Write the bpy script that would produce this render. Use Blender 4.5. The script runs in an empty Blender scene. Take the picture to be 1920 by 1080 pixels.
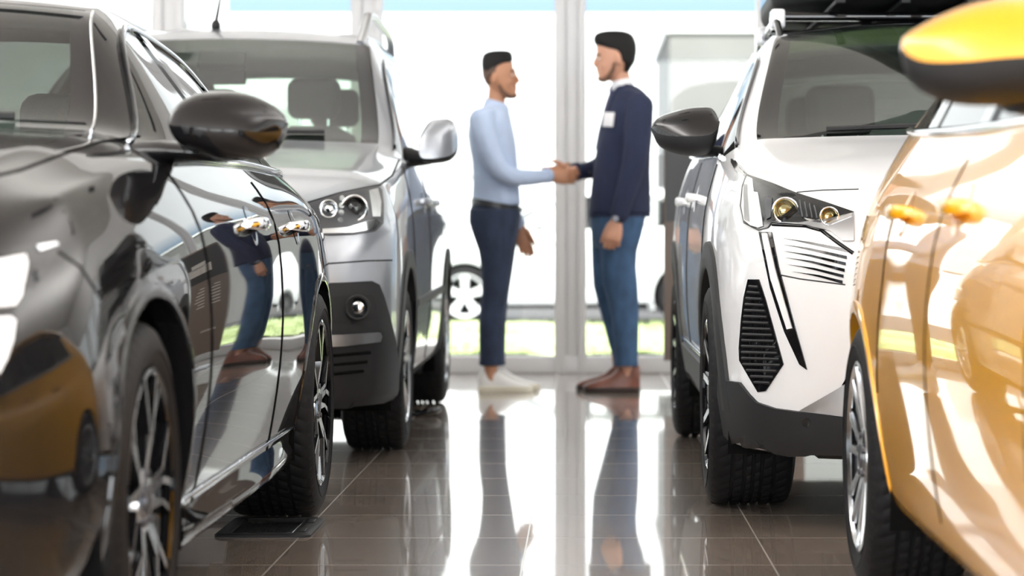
import bpy, bmesh, math, random
import numpy as np
from mathutils import Vector, Matrix
from mathutils.bvhtree import BVHTree
from mathutils.geometry import delaunay_2d_cdt

random.seed(7)
SC = bpy.context.scene
COL = SC.collection

# ------------------------------------------------------------------ camera
FPX = 4533.0          # focal length in pixels of a 1920 wide frame (85 mm on 36 mm)
EYE = 0.845           # camera height
VPX, VPY = 1093.0, 450.0
cam_data = bpy.data.cameras.new('camera')
cam = bpy.data.objects.new('camera', cam_data)
COL.objects.link(cam)
cam.location = (0, 0, EYE)
cam.rotation_euler = (math.radians(90), 0, 0)
cam_data.sensor_width = 36.0
cam_data.lens = FPX / 1920 * 36.0
cam_data.shift_x = -(VPX - 960) / 1920
cam_data.shift_y = -(540 - VPY) / 1920
cam_data.clip_start = 0.05
cam_data.clip_end = 500
cam_data.dof.use_dof = True
cam_data.dof.focus_distance = 7.25
cam_data.dof.aperture_fstop = 3.0
SC.camera = cam

# ------------------------------------------------------------------ world, sun, exposure
world = bpy.data.worlds.new('daylight')
SC.world = world
world.use_nodes = True
wn = world.node_tree
wn.nodes.clear()
w_out = wn.nodes.new('ShaderNodeOutputWorld')
w_bg = wn.nodes.new('ShaderNodeBackground')
w_geo = wn.nodes.new('ShaderNodeTexCoord')
w_sep = wn.nodes.new('ShaderNodeSeparateXYZ')
w_ramp = wn.nodes.new('ShaderNodeValToRGB')
w_ramp.color_ramp.elements[0].position = 0.0
w_ramp.color_ramp.elements[0].color = (0.45, 0.69, 0.95, 1)
w_ramp.color_ramp.elements[1].position = 0.135
w_ramp.color_ramp.elements[1].color = (1.65, 1.68, 1.72, 1)
w_e = w_ramp.color_ramp.elements.new(0.10)
w_e.color = (0.48, 0.71, 0.96, 1)
wn.links.new(w_geo.outputs['Generated'], w_sep.inputs[0])
wn.links.new(w_sep.outputs['Z'], w_ramp.inputs[0])
wn.links.new(w_ramp.outputs[0], w_bg.inputs[0])
w_bg.inputs[1].default_value = 0.8
wn.links.new(w_bg.outputs[0], w_out.inputs[0])

sun_data = bpy.data.lights.new('sun', 'SUN')
sun_data.energy = 7.0
sun_data.angle = math.radians(3)
sun_data.color = (1.0, 0.97, 0.92)
sun = bpy.data.objects.new('sun', sun_data)
COL.objects.link(sun)
sun.rotation_euler = (math.radians(38), math.radians(8), 0)   # high, from behind the camera

# unseen uplights without fixtures, added to brighten the ceiling and what it lights
for lx, ly, ln, en in ((-5.6, 3.0, 16.0, 1500), (-1.7, 12.0, 4.0, 45), (3.0, 6.6, 10.0, 200), (6.2, 7.6, 13.0, 600)):
    ld = bpy.data.lights.new('added_uplight', 'AREA')
    ld.shape = 'RECTANGLE'; ld.size = 0.5; ld.size_y = ln
    ld.energy = en
    ld.color = (0.98, 0.985, 1.0)
    lo = bpy.data.objects.new('added_uplight', ld)
    COL.objects.link(lo)
    lo.location = (lx, ly, 3.2)
    lo.rotation_euler = (math.radians(180), 0, 0)
# daylight coming in through the glass front behind the photographer
for k in range(6):
    ld = bpy.data.lights.new('window_daylight', 'AREA')
    ld.shape = 'RECTANGLE'; ld.size = 2.6; ld.size_y = 3.2
    ld.energy = 190
    ld.color = (0.95, 0.98, 1.0)
    lo = bpy.data.objects.new('window_daylight', ld)
    COL.objects.link(lo)
    lo.location = (-7.46 + 3.083 * k, -7.9, 2.1)
    lo.rotation_euler = (math.radians(90), 0, 0)

SC.view_settings.view_transform = 'Standard'
SC.view_settings.look = 'None'
SC.view_settings.gamma = 1.0
SC.view_settings.use_curve_mapping = False
SC.view_settings.exposure = 0.80
SC.cycles.use_denoising = True
SC.cycles.max_bounces = 10
SC.cycles.transparent_max_bounces = 16
SC.cycles.glossy_bounces = 6
SC.cycles.sample_clamp_indirect = 6.0
SC.cycles.caustics_reflective = False
SC.cycles.caustics_refractive = False

# ------------------------------------------------------------------ materials
MATS = {}
def mat(name, col, rough=0.5, metal=0.0, coat=0.0, spec=0.5, emit=None, coat_rough=0.02):
    m = bpy.data.materials.new(name)
    m.use_nodes = True
    b = m.node_tree.nodes['Principled BSDF']
    b.inputs['Base Color'].default_value = (*col, 1)
    b.inputs['Roughness'].default_value = rough
    b.inputs['Metallic'].default_value = metal
    b.inputs['Coat Weight'].default_value = coat
    b.inputs['Coat Roughness'].default_value = coat_rough
    b.inputs['Specular IOR Level'].default_value = spec
    if emit:
        b.inputs['Emission Color'].default_value = (*emit[0], 1)
        b.inputs['Emission Strength'].default_value = emit[1]
    MATS[name] = m
    return m

def noise_vary(m, scale, amount, bump=0.0, detail=4, stretch=(1, 1, 1)):
    """vary a material's own colour a little with noise (cloth weave, plastic grain)"""
    nt = m.node_tree
    b = nt.nodes['Principled BSDF']
    tc = nt.nodes.new('ShaderNodeTexCoord')
    mp = nt.nodes.new('ShaderNodeMapping')
    mp.inputs['Scale'].default_value = stretch
    nz = nt.nodes.new('ShaderNodeTexNoise')
    nz.inputs['Scale'].default_value = scale
    nz.inputs['Detail'].default_value = detail
    nt.links.new(tc.outputs['Object'], mp.inputs[0])
    nt.links.new(mp.outputs[0], nz.inputs['Vector'])
    if amount:
        c = b.inputs['Base Color'].default_value[:]
        rp = nt.nodes.new('ShaderNodeValToRGB')
        rp.color_ramp.elements[0].position = 0.3
        rp.color_ramp.elements[1].position = 0.7
        rp.color_ramp.elements[0].color = tuple(max(0, x * (1 - amount)) for x in c[:3]) + (1,)
        rp.color_ramp.elements[1].color = tuple(min(1, x * (1 + amount)) for x in c[:3]) + (1,)
        nt.links.new(nz.outputs[0], rp.inputs[0])
        nt.links.new(rp.outputs[0], b.inputs['Base Color'])
    if bump:
        bp = nt.nodes.new('ShaderNodeBump')
        bp.inputs['Strength'].default_value = bump
        bp.inputs['Distance'].default_value = 0.01
        nt.links.new(nz.outputs[0], bp.inputs['Height'])
        nt.links.new(bp.outputs[0], b.inputs['Normal'])
    return m

def glass_mat(name, tint, ior=1.7):
    m = bpy.data.materials.new(name)
    m.use_nodes = True
    nt = m.node_tree
    nt.nodes.clear()
    o = nt.nodes.new('ShaderNodeOutputMaterial')
    mx = nt.nodes.new('ShaderNodeMixShader')
    tr = nt.nodes.new('ShaderNodeBsdfTransparent')
    gl = nt.nodes.new('ShaderNodeBsdfGlossy')
    fr = nt.nodes.new('ShaderNodeFresnel')
    tr.inputs[0].default_value = (*tint, 1)
    gl.inputs['Roughness'].default_value = 0.0
    geo = nt.nodes.new('ShaderNodeNewGeometry')
    mi = nt.nodes.new('ShaderNodeMapRange')
    mi.inputs['To Min'].default_value = ior
    mi.inputs['To Max'].default_value = 1.0 / ior
    nt.links.new(geo.outputs['Backfacing'], mi.inputs['Value'])
    nt.links.new(mi.outputs[0], fr.inputs[0])
    nt.links.new(fr.outputs[0], mx.inputs[0])
    nt.links.new(tr.outputs[0], mx.inputs[1])
    nt.links.new(gl.outputs[0], mx.inputs[2])
    nt.links.new(mx.outputs[0], o.inputs[0])
    MATS[name] = m
    return m

mat('paint_black', (0.009, 0.009, 0.010), 0.3, 0.0, 0.85, 0.0)
mat('paint_silver', (0.33, 0.35, 0.385), 0.32, 0.65, 1.0)
mat('paint_white', (0.84, 0.85, 0.87), 0.35, 0.0, 1.0)
mat('paint_yellow', (0.84, 0.385, 0.004), 0.33, 0.15, 1.0)
mat('paint_outdoor', (0.80, 0.82, 0.85), 0.4, 0.0, 1.0)
mat('gloss_black', (0.006, 0.006, 0.007), 0.3, 0.0, 1.0, 0.0)
noise_vary(mat('plastic_black', (0.016, 0.016, 0.017), 0.5, 0, 0, 0.25), 900, 0.15, 0.1)
noise_vary(mat('plastic_grey', (0.018, 0.0185, 0.020), 0.5, 0, 0, 0.3), 900, 0.1, 0.1)
mat('matte_black', (0.004, 0.004, 0.004), 0.9, 0, 0, 0.1)
noise_vary(mat('rubber', (0.009, 0.009, 0.010), 0.62, 0, 0, 0.2), 120, 0.15, 0.05)
mat('chrome', (0.82, 0.83, 0.85), 0.06, 1.0)
mat('alloy', (0.62, 0.63, 0.65), 0.2, 1.0)
mat('satin_silver', (0.5, 0.51, 0.53), 0.3, 1.0)
mat('brushed_dark', (0.10, 0.10, 0.11), 0.35, 0.8)
mat('lamp_reflector', (0.75, 0.77, 0.8), 0.12, 1.0)
mat('lamp_white', (0.9, 0.92, 0.95), 0.15, 0.0, 1.0)
mat('lens_reflection', (0.30, 0.24, 0.09), 0.08, 0.7, 1.0)  # clear projector lens; its yellowish reflection is put into the base colour
mat('lamp_red', (0.55, 0.01, 0.01), 0.15, 0.0, 1.0)
glass_mat('glass_clear', (0.97, 0.985, 0.975), 1.3)
glass_mat('glass_car', (0.62, 0.72, 0.64))
glass_mat('glass_dark', (0.10, 0.11, 0.105))
glass_mat('glass_lamp', (0.97, 0.98, 0.98), 1.15)
noise_vary(mat('seat_cloth', (0.05, 0.05, 0.052), 0.9), 300, 0.25, 0.2)
mat('interior_dark', (0.02, 0.02, 0.021), 0.7, 0, 0, 0.2)
mat('headliner', (0.42, 0.42, 0.40), 0.9)
mat('mirror_glass', (0.9, 0.9, 0.9), 0.0, 1.0)

# ------------------------------------------------------------------ object helpers
def link(o, parent=None):
    COL.objects.link(o)
    if parent is not None:
        o.parent = parent
    return o

def mesh_obj(name, verts, faces, mats, parent=None, smooth=True, midx=None, loc=None):
    me = bpy.data.meshes.new(name)
    me.from_pydata([tuple(v) for v in verts], [], [tuple(f) for f in faces])
    if not isinstance(mats, (list, tuple)):
        mats = [mats]
    for m in mats:
        me.materials.append(MATS[m] if isinstance(m, str) else m)
    if midx is not None:
        me.polygons.foreach_set('material_index', midx)
    me.update()
    if smooth is True:
        me.polygons.foreach_set('use_smooth', [True] * len(me.polygons))
    elif isinstance(smooth, (int, float)) and smooth:
        me.polygons.foreach_set('use_smooth', [True] * len(me.polygons))
        me.set_sharp_from_angle(angle=math.radians(smooth))
    o = bpy.data.objects.new(name, me)
    if loc is not None:
        o.location = loc
    return link(o, parent)

def thing(name, label, cat, loc=(0, 0, 0), rot=(0, 0, 0), group=None):
    o = bpy.data.objects.new(name, None)
    o.empty_display_size = 0.2
    COL.objects.link(o)
    o.location = loc
    o.rotation_euler = rot
    o['label'] = label
    o['category'] = cat
    if group:
        o['group'] = group
    return o

def tag(o, label, cat, group=None, kind=None):
    o['label'] = label
    o['category'] = cat
    if group: o['group'] = group
    if kind: o['kind'] = kind
    return o

class MB:
    """collects simple shapes into one mesh"""
    def __init__(self):
        self.v = []; self.f = []; self.m = []
    def add(self, vs, fs, mi=0):
        b = len(self.v)
        self.v += [Vector(p) for p in vs]
        self.f += [tuple(i + b for i in f) for f in fs]
        self.m += [mi] * len(fs)
        return self
    def box(self, c, s, mi=0, rot=None, bev=0.0):
        cx, cy, cz = c; hx, hy, hz = s[0] / 2, s[1] / 2, s[2] / 2
        if bev > 0:
            bm = bmesh.new()
            bmesh.ops.create_cube(bm, size=1)
            for v in bm.verts: v.co = Vector((v.co.x * s[0], v.co.y * s[1], v.co.z * s[2]))
            bmesh.ops.bevel(bm, geom=list(bm.edges), offset=bev, segments=3, affect='EDGES', profile=0.5)
            bm.verts.index_update()
            vs = [v.co.copy() for v in bm.verts]; fs = [[v.index for v in f.verts] for f in bm.faces]
            bm.free()
        else:
            vs = [Vector((x, y, z)) for x in (-hx, hx) for y in (-hy, hy) for z in (-hz, hz)]
            fs = [(0, 1, 3, 2), (4, 6, 7, 5), (0, 4, 5, 1), (2, 3, 7, 6), (0, 2, 6, 4), (1, 5, 7, 3)]
        if rot is not None:
            vs = [rot @ v for v in vs]
        return self.add([v + Vector(c) for v in vs], fs, mi)
    def loft(self, rings, mi=0, cap=True, closed=True):
        n = len(rings[0]); b = len(self.v)
        for r in rings: self.v += [Vector(p) for p in r]
        for i in range(len(rings) - 1):
            for j in range(n if closed else n - 1):
                k = (j + 1) % n
                self.f.append((b + i * n + j, b + i * n + k, b + (i + 1) * n + k, b + (i + 1) * n + j)); self.m.append(mi)
        if cap and closed:
            self.f.append(tuple(b + j for j in reversed(range(n)))); self.m.append(mi)
            e = b + (len(rings) - 1) * n
            self.f.append(tuple(e + j for j in range(n))); self.m.append(mi)
        return self
    def tube(self, pts, rad, n=8, mi=0, cap=True, flat=1.0, up=(0, 0, 1)):
        pts = [Vector(p) for p in pts]
        if not hasattr(rad, '__len__'): rad = [rad] * len(pts)
        rings = []
        prev = None
        for i, p in enumerate(pts):
            t = (pts[min(i + 1, len(pts) - 1)] - pts[max(i - 1, 0)])
            if t.length < 1e-9: t = Vector((0, 0, 1))
            t.normalize()
            if prev is None:
                u = Vector(up)
                if abs(u.dot(t)) > 0.95: u = Vector((1, 0, 0))
            else:
                u = prev
            a = (u - t * u.dot(t))
            if a.length < 1e-6: a = t.orthogonal()
            a.normalize(); prev = a
            b2 = t.cross(a)
            r = rad[i]
            ra, rb = (r if hasattr(r, '__len__') else (r, r * flat))
            rings.append([p + a * (ra * math.cos(2 * math.pi * k / n)) + b2 * (rb * math.sin(2 * math.pi * k / n)) for k in range(n)])
        return self.loft(rings, mi, cap)
    def lathe(self, prof, n=48, axis='x', c=(0, 0, 0), mi=0, closed=False):
        """prof: list of (a, r): a along axis"""
        rings = []
        for a, r in prof:
            ring = []
            for k in range(n):
                t = 2 * math.pi * k / n
                if axis == 'x': p = (a, r * math.cos(t), r * math.sin(t))
                elif axis == 'y': p = (r * math.cos(t), a, r * math.sin(t))
                else: p = (r * math.cos(t), r * math.sin(t), a)
                ring.append(Vector(p) + Vector(c))
            rings.append(ring)
        if closed: rings.append(rings[0])
        return self.loft(rings, mi, cap=False)
    def ellipsoid(self, c, r, mi=0, nu=20, nv=12, rot=None):
        vs = []; fs = []
        for i in range(nv + 1):
            a = math.pi * i / nv
            for j in range(nu):
                t = 2 * math.pi * j / nu
                p = Vector((r[0] * math.sin(a) * math.cos(t), r[1] * math.sin(a) * math.sin(t), r[2] * math.cos(a)))
                if rot is not None: p = rot @ p
                vs.append(p + Vector(c))
        for i in range(nv):
            for j in range(nu):
                k = (j + 1) % nu
                fs.append((i * nu + j, (i + 1) * nu + j, (i + 1) * nu + k, i * nu + k))
        return self.add(vs, fs, mi)
    def mirror_x(self):
        n = len(self.v)
        self.v += [Vector((-p.x, p.y, p.z)) for p in self.v]
        self.f += [tuple(i + n for i in reversed(f)) for f in self.f]
        self.m += list(self.m)
        return self
    def build(self, name, mats, parent=None, smooth=35, loc=None):
        return mesh_obj(name, self.v, self.f, mats, parent, smooth, self.m, loc)

def interp(keys):
    """shape preserving cubic through (x, y...) keys; returns f(x) -> tuple"""
    xs = np.array([k[0] for k in keys], float)
    ys = np.array([k[1:] for k in keys], float)
    h = np.diff(xs)
    d = np.diff(ys, axis=0) / h[:, None]
    m = np.zeros_like(ys)
    for c in range(ys.shape[1]):
        for i in range(1, len(xs) - 1):
            a, b = d[i - 1, c], d[i, c]
            if a * b <= 0: m[i, c] = 0
            else:
                w1 = 2 * h[i] + h[i - 1]; w2 = h[i] + 2 * h[i - 1]
                m[i, c] = (w1 + w2) / (w1 / a + w2 / b)
        m[0, c] = d[0, c]; m[-1, c] = d[-1, c]
    def f(x):
        x = min(max(x, xs[0]), xs[-1])
        i = int(min(max(np.searchsorted(xs, x) - 1, 0), len(xs) - 2))
        t = (x - xs[i]) / h[i]
        t2 = t * t; t3 = t2 * t
        r = (2*t3-3*t2+1)*ys[i] + (t3-2*t2+t)*h[i]*m[i] + (-2*t3+3*t2)*ys[i+1] + (t3-t2)*h[i]*m[i+1]
        return r if len(r) > 1 else float(r[0])
    return f

def smooth_poly(pts, n=6, closed=False):
    """Catmull-Rom through points"""
    P = [np.array(p, float) for p in pts]
    N = len(P); out = []
    rng = range(N if closed else N - 1)
    for i in rng:
        p0 = P[(i - 1) % N] if closed or i > 0 else P[0]
        p1 = P[i]; p2 = P[(i + 1) % N]
        p3 = P[(i + 2) % N] if closed or i + 2 < N else P[-1]
        for k in range(n):
            t = k / n
            out.append(tuple(0.5 * ((2*p1) + (-p0+p2)*t + (2*p0-5*p1+4*p2-p3)*t*t + (-p0+3*p1-3*p2+p3)*t**3)))
    if not closed: out.append(tuple(P[-1]))
    return out

def eval_mesh(o):
    dg = bpy.context.evaluated_depsgraph_get()
    dg.update()
    return bpy.data.meshes.new_from_object(o.evaluated_get(dg), depsgraph=dg)
# ------------------------------------------------------------------ showroom shell
WALL_Y = 15.3
XL, XR, YB, ZC = -9.0, 9.5, -8.0, 4.6

def floor_material():
    m = bpy.data.materials.new('porcelain_tiles'); m.use_nodes = True; MATS['porcelain_tiles'] = m
    nt = m.node_tree; b = nt.nodes['Principled BSDF']
    N = lambda t: nt.nodes.new(t)
    tc = N('ShaderNodeTexCoord')
    sep = N('ShaderNodeSeparateXYZ'); nt.links.new(tc.outputs['Object'], sep.inputs[0])
    def math_(op, a, b_=None, c=None):
        n = N('ShaderNodeMath'); n.operation = op
        for i, q in enumerate((a, b_, c)):
            if q is None: continue
            if isinstance(q, (int, float)): n.inputs[i].default_value = q
            else: nt.links.new(q, n.inputs[i])
        return n.outputs[0]
    def joint(coord, off, pitch):
        t = math_('DIVIDE', math_('SUBTRACT', coord, off), pitch)
        fr = math_('FRACT', t)
        d = math_('ABSOLUTE', math_('SUBTRACT', fr, 0.5))
        return math_('GREATER_THAN', d, 0.5 - 0.0022 / pitch), math_('FLOOR', t)
    jx, ix = joint(sep.outputs['X'], -0.157, 0.65)
    jy, iy = joint(sep.outputs['Y'], 6.285, 0.571)
    j = math_('MAXIMUM', jx, jy)
    # streaky stone: noise stretched along x, shifted per tile
    cmb = N('ShaderNodeCombineXYZ')
    nt.links.new(math_('ADD', math_('MULTIPLY', sep.outputs['X'], 2.2), math_('MULTIPLY', ix, 7.3)), cmb.inputs[0])
    nt.links.new(math_('ADD', math_('MULTIPLY', sep.outputs['Y'], 11.0), math_('MULTIPLY', iy, 3.7)), cmb.inputs[1])
    nz = N('ShaderNodeTexNoise'); nz.inputs['Scale'].default_value = 2.2; nz.inputs['Detail'].default_value = 9; nz.inputs['Distortion'].default_value = 0.8
    nt.links.new(cmb.outputs[0], nz.inputs['Vector'])
    rp = N('ShaderNodeValToRGB')
    rp.color_ramp.elements[0].position = 0.30; rp.color_ramp.elements[0].color = (0.255, 0.206, 0.170, 1)
    rp.color_ramp.elements[1].position = 0.72; rp.color_ramp.elements[1].color = (0.385, 0.318, 0.268, 1)
    nt.links.new(nz.outputs[0], rp.inputs[0])
    wn_ = N('ShaderNodeTexWhiteNoise')
    c2 = N('ShaderNodeCombineXYZ'); nt.links.new(ix, c2.inputs[0]); nt.links.new(iy, c2.inputs[1]); nt.links.new(c2.outputs[0], wn_.inputs['Vector'])
    hsv = N('ShaderNodeHueSaturation'); nt.links.new(rp.outputs[0], hsv.inputs['Color'])
    nt.links.new(math_('ADD', math_('MULTIPLY', wn_.outputs['Value'], 0.16), 0.92), hsv.inputs['Value'])
    mx = N('ShaderNodeMix'); mx.data_type = 'RGBA'
    nt.links.new(j, mx.inputs[0]); nt.links.new(hsv.outputs[0], mx.inputs[6]); mx.inputs[7].default_value = (0.46, 0.41, 0.37, 1)
    nt.links.new(mx.outputs[2], b.inputs['Base Color'])
    rr = math_('ADD', math_('MULTIPLY', nz.outputs[0], 0.03), 0.015)
    nt.links.new(math_('ADD', rr, math_('MULTIPLY', j, 0.4)), b.inputs['Coat Roughness'])
    b.inputs['Coat Weight'].default_value = 1.0
    b.inputs['Coat IOR'].default_value = 1.6
    b.inputs['Roughness'].default_value = 0.26
    bp = N('ShaderNodeBump'); bp.inputs['Strength'].default_value = 0.02; bp.inputs['Distance'].default_value = 0.003
    nt.links.new(math_('SUBTRACT', nz.outputs[0], math_('MULTIPLY', j, 2.0)), bp.inputs['Height'])
    nt.links.new(bp.outputs[0], b.inputs['Normal'])
    b.inputs['IOR'].default_value = 1.55
    return m
floor_material()
noise_vary(mat('ceiling_paint', (0.66, 0.64, 0.61), 0.9), 3, 0.03)
noise_vary(mat('wall_paint', (0.72, 0.71, 0.69), 0.85), 3, 0.03)
mat('frame_white', (0.58, 0.58, 0.585), 0.35)
mat('vent_dark', (0.03, 0.03, 0.03), 0.7)

def structure(o): o['kind'] = 'structure'; return o

fl = MB().box(((XL + XR) / 2, (YB + WALL_Y + 0.12) / 2, -0.06), (XR - XL, WALL_Y + 0.12 - YB, 0.12))
structure(fl.build('floor', 'porcelain_tiles', None, False))
ce = MB().box(((XL + XR) / 2, (YB + WALL_Y) / 2, ZC + 0.06), (XR - XL + 0.4, WALL_Y - YB + 0.4, 0.12))
structure(ce.build('ceiling', 'ceiling_paint', None, False))

# back glazing: mullions, low rail, head, panes
def mullion(name, xs, y, z0, z1, depth=0.14):
    mb = MB()
    for (a, b_, d) in xs:
        mb.box(((a + b_) / 2, y, (z0 + z1) / 2), (b_ - a, d, z1 - z0), bev=0.006)
    return structure(mb.build(name, 'frame_white', None, 40))
mull_x = [-8.9, -7.7, -6.42, -5.14, -3.9, -2.63, -1.37, -0.08, 1.2, 2.48, 3.76, 5.04, 6.32, 7.6, 9.3]
for i, x in enumerate(mull_x):
    mullion('trim_%d' % (i + 1), [(x - .10, x - .03, .14), (x - .03, x + .05, .10), (x + .05, x + .10, .14)], WALL_Y + .05, 0, ZC)
mb = MB().box(((XL + XR) / 2, WALL_Y + .05, .055), (XR - XL, .12, .11), bev=0.008)
structure(mb.build('trim_20', 'frame_white', None, 40))
mb = MB().box(((XL + XR) / 2, WALL_Y + .05, (ZC + 3.5) / 2), (XR - XL, .16, ZC - 3.5), bev=0.008)
structure(mb.build('wall_back', 'wall_paint', None, 40))
for i in range(len(mull_x) - 1):
    a, b_ = mull_x[i] + .1, mull_x[i + 1] - .1
    for k, (z0, z1) in enumerate(((.11, 3.5),)):
        mb = MB().box(((a + b_) / 2, WALL_Y + .05, (z0 + z1) / 2), (b_ - a, .008, z1 - z0))
        structure(mb.build('window_%d' % (i + 1), 'glass_clear', None, False))

# side walls: left and right glazed from 0.5 m up between pillars
def side_wall(name, x, sgn, nwin):
    mb = MB()
    mb.box((x + sgn * .08, (YB + WALL_Y) / 2, .2), (.16, WALL_Y - YB, .4))
    mb.box((x + sgn * .08, (YB + WALL_Y) / 2, ZC - .3), (.16, WALL_Y - YB, .6))
    ys = np.linspace(YB, WALL_Y, 9)
    for y in ys: mb.box((x + sgn * .08, y, ZC / 2), (.2, .3, ZC))
    structure(mb.build(name, 'wall_paint', None, 40))
    for i in range(8):
        g = MB().box((x + sgn * .08, (ys[i] + ys[i + 1]) / 2, (ZC - .2) / 2), (.008, ys[1] - ys[0] - .3, ZC - 1.0))
        structure(g.build('window_%d' % (nwin + i), 'glass_clear', None, False))
side_wall('wall_left', XL, -1, 40)
side_wall('wall_right', XR, 1, 60)
# wall behind the photographer
mb = MB()
mb.box(((XL + XR) / 2, YB - .08, .25), (XR - XL, .16, .5)); mb.box(((XL + XR) / 2, YB - .08, ZC - .4), (XR - XL, .16, .8))
xs = np.linspace(XL, XR, 7)
for x in xs: mb.box((x, YB - .08, ZC / 2), (.4, .2, ZC))
structure(mb.build('wall_front', 'wall_paint', None, 40))
for i in range(6):
    g = MB().box(((xs[i] + xs[i + 1]) / 2, YB - .08, 2.1), (xs[1] - xs[0] - .4, .008, 3.3))
    structure(g.build('window_%d' % (80 + i), 'glass_clear', None, False))

# ground outside, lawn strip, buildings across the road
m = mat('asphalt', (0.07, 0.07, 0.075), 0.9); noise_vary(m, 4, 0.1)
m = mat('paving_pale', (0.62, 0.61, 0.58), 0.9); noise_vary(m, 4, 0.06)
gm = mat('lawn', (0.42, 0.50, 0.25), 0.95); noise_vary(gm, 5, 0.3, 0.3)
mb = MB().box((0, 30, -.33), (140, 160, .3))
structure(mb.build('ground', 'asphalt', None, False))
mb = MB().box((0, 17.95, -.165), (70, 5.0, .05))
structure(mb.build('pavement', 'paving_pale', None, False))
mb = MB()
rnd = random.Random(3)
nx, ny = 120, 40
vs = []; fs = []
for i in range(nx + 1):
    for j in range(ny + 1):
        vs.append((-15 + 30 * i / nx, 20.5 + 7 * j / ny, -.13 + rnd.uniform(-.02, .03) + .05 * math.sin(i * .2) * math.sin(j * .3)))
for i in range(nx):
    for j in range(ny):
        a = i * (ny + 1) + j; fs.append((a, a + ny + 1, a + ny + 2, a + 1))
g_o = mesh_obj('grass', vs, fs, 'lawn', None, True)
tag(g_o, 'strip of short green grass outside between the pavement and the road', 'grass', kind='stuff')
# blades standing up
bl = MB()
for q in range(9000):
    x = rnd.uniform(-6, 6); y = 20.5 + 7 * rnd.random() ** 1.3
    h = rnd.uniform(.03, .09); a = rnd.uniform(0, 6.28); w = .012
    dx, dy = w * math.cos(a), w * math.sin(a)
    bl.add([(x - dx, y - dy, -.14), (x + dx, y + dy, -.14), (x + rnd.uniform(-.03, .03), y + rnd.uniform(-.03, .03), -.12 + h)], [(0, 1, 2)])
bl.build('blades', 'lawn', g_o, False)

# square air vents in the ceiling
rv = random.Random(5)
for (x, y) in [(-4.6, 7.4), (-3.4, 8.6), (-2.2, 9.4), (-4.0, 10.6), (-2.6, 12.4), (-5.6, 9.2), (-0.4, 10.2), (1.0, 8.4), (2.4, 10.6), (3.6, 12.2), (0.4, 13.0), (-1.2, 6.6), (2.6, 6.2), (4.8, 9.0)]:
    v = thing('ceiling_vent', 'square dark slotted air vent set in the white ceiling', 'vent', (x, y, ZC), group='ceiling vents')
    MB().box((0, 0, -.012), (.60, .60, .024), bev=.004).build('frame', 'frame_white', v, 40)
    mb = MB()
    for k in range(8): mb.box((0, -.23 + k * .066, -.028), (.54, .05, .012), rot=None)
    mb.build('slats', 'vent_dark', v, False)
m = mat('render_white', (0.86, 0.87, 0.88), 0.9); noise_vary(m, 2, 0.02)
m = mat('render_grey', (0.19, 0.19, 0.188), 0.9); noise_vary(m, 1.2, 0.05)
m = mat('roof_blue', (0.25, 0.45, 0.72), 0.6)
b1 = thing('building', 'white rendered building across the road behind the two men', 'building', (-6, 46, -.18))
mb = MB().box((10.4, 3, 2.6), (24, 6, 5.2)); mb.build('wall', 'render_white', b1, 30)
mb = MB().box((10.4, 3.05, 5.27), (24, 6, .14)); mb.build('roof', 'render_white', b1, 30)
MB().box((-14.5, 2.5, 4.2), (26, 5, 8.4)).build('tall_wing', 'render_white', b1, 30)
for i in range(5):
    w = MB().box((-14 + i * 4.6, -.03, 2.9), (1.6, .08, 1.3)); w.build('window', 'frame_white', b1, 30)
b2 = thing('building', 'pale grey windowless shed outside above the white crossover mirror', 'building', (5.4, 33.5, -.18))
mb = MB().box((0, 3, 1.95), (8.4, 6, 3.9)); mb.build('wall', 'render_grey', b2, 30)
mb = MB().box((0, 3, 3.95), (8.5, 6.1, .10)); mb.build('roof', 'render_white', b2, 30)
# ------------------------------------------------------------------ car body builder
FR = [1.0, 0.93, 0.83, 0.76, 0.58, 0.38, 0.19, 0.0]     # plan fractions of the nose columns = lines of the top
TG = [None, None, None, 0.925, 0.70, 0.46, 0.23, 0.0]   # top lines 3..7 as a share of line 2
ZONES = ['body_shell', 'bonnet', 'windshield', 'windshield_border', 'side_window', 'rear_window', 'roof_panel',
         'front_door', 'rear_door', 'front_bumper', 'tailgate', 'sill_trim']

class Car:
    pass

TWIN = {}
def build_pair(mb, name, mt, parent, smooth, mirror):
    """one object, or a left and a right one when mirrored; children of a mirrored part go to its own twin"""
    o = mb.build(name, mt, parent, smooth)
    if mirror:
        m2 = MB()
        m2.add([Vector((-p.x, p.y, p.z)) for p in mb.v], [tuple(reversed(f)) for f in mb.f])
        m2.m = list(mb.m)
        o2 = m2.build(name, mt, TWIN.get(parent.name, parent), smooth)
        TWIN[o.name] = o2
    return o

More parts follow.
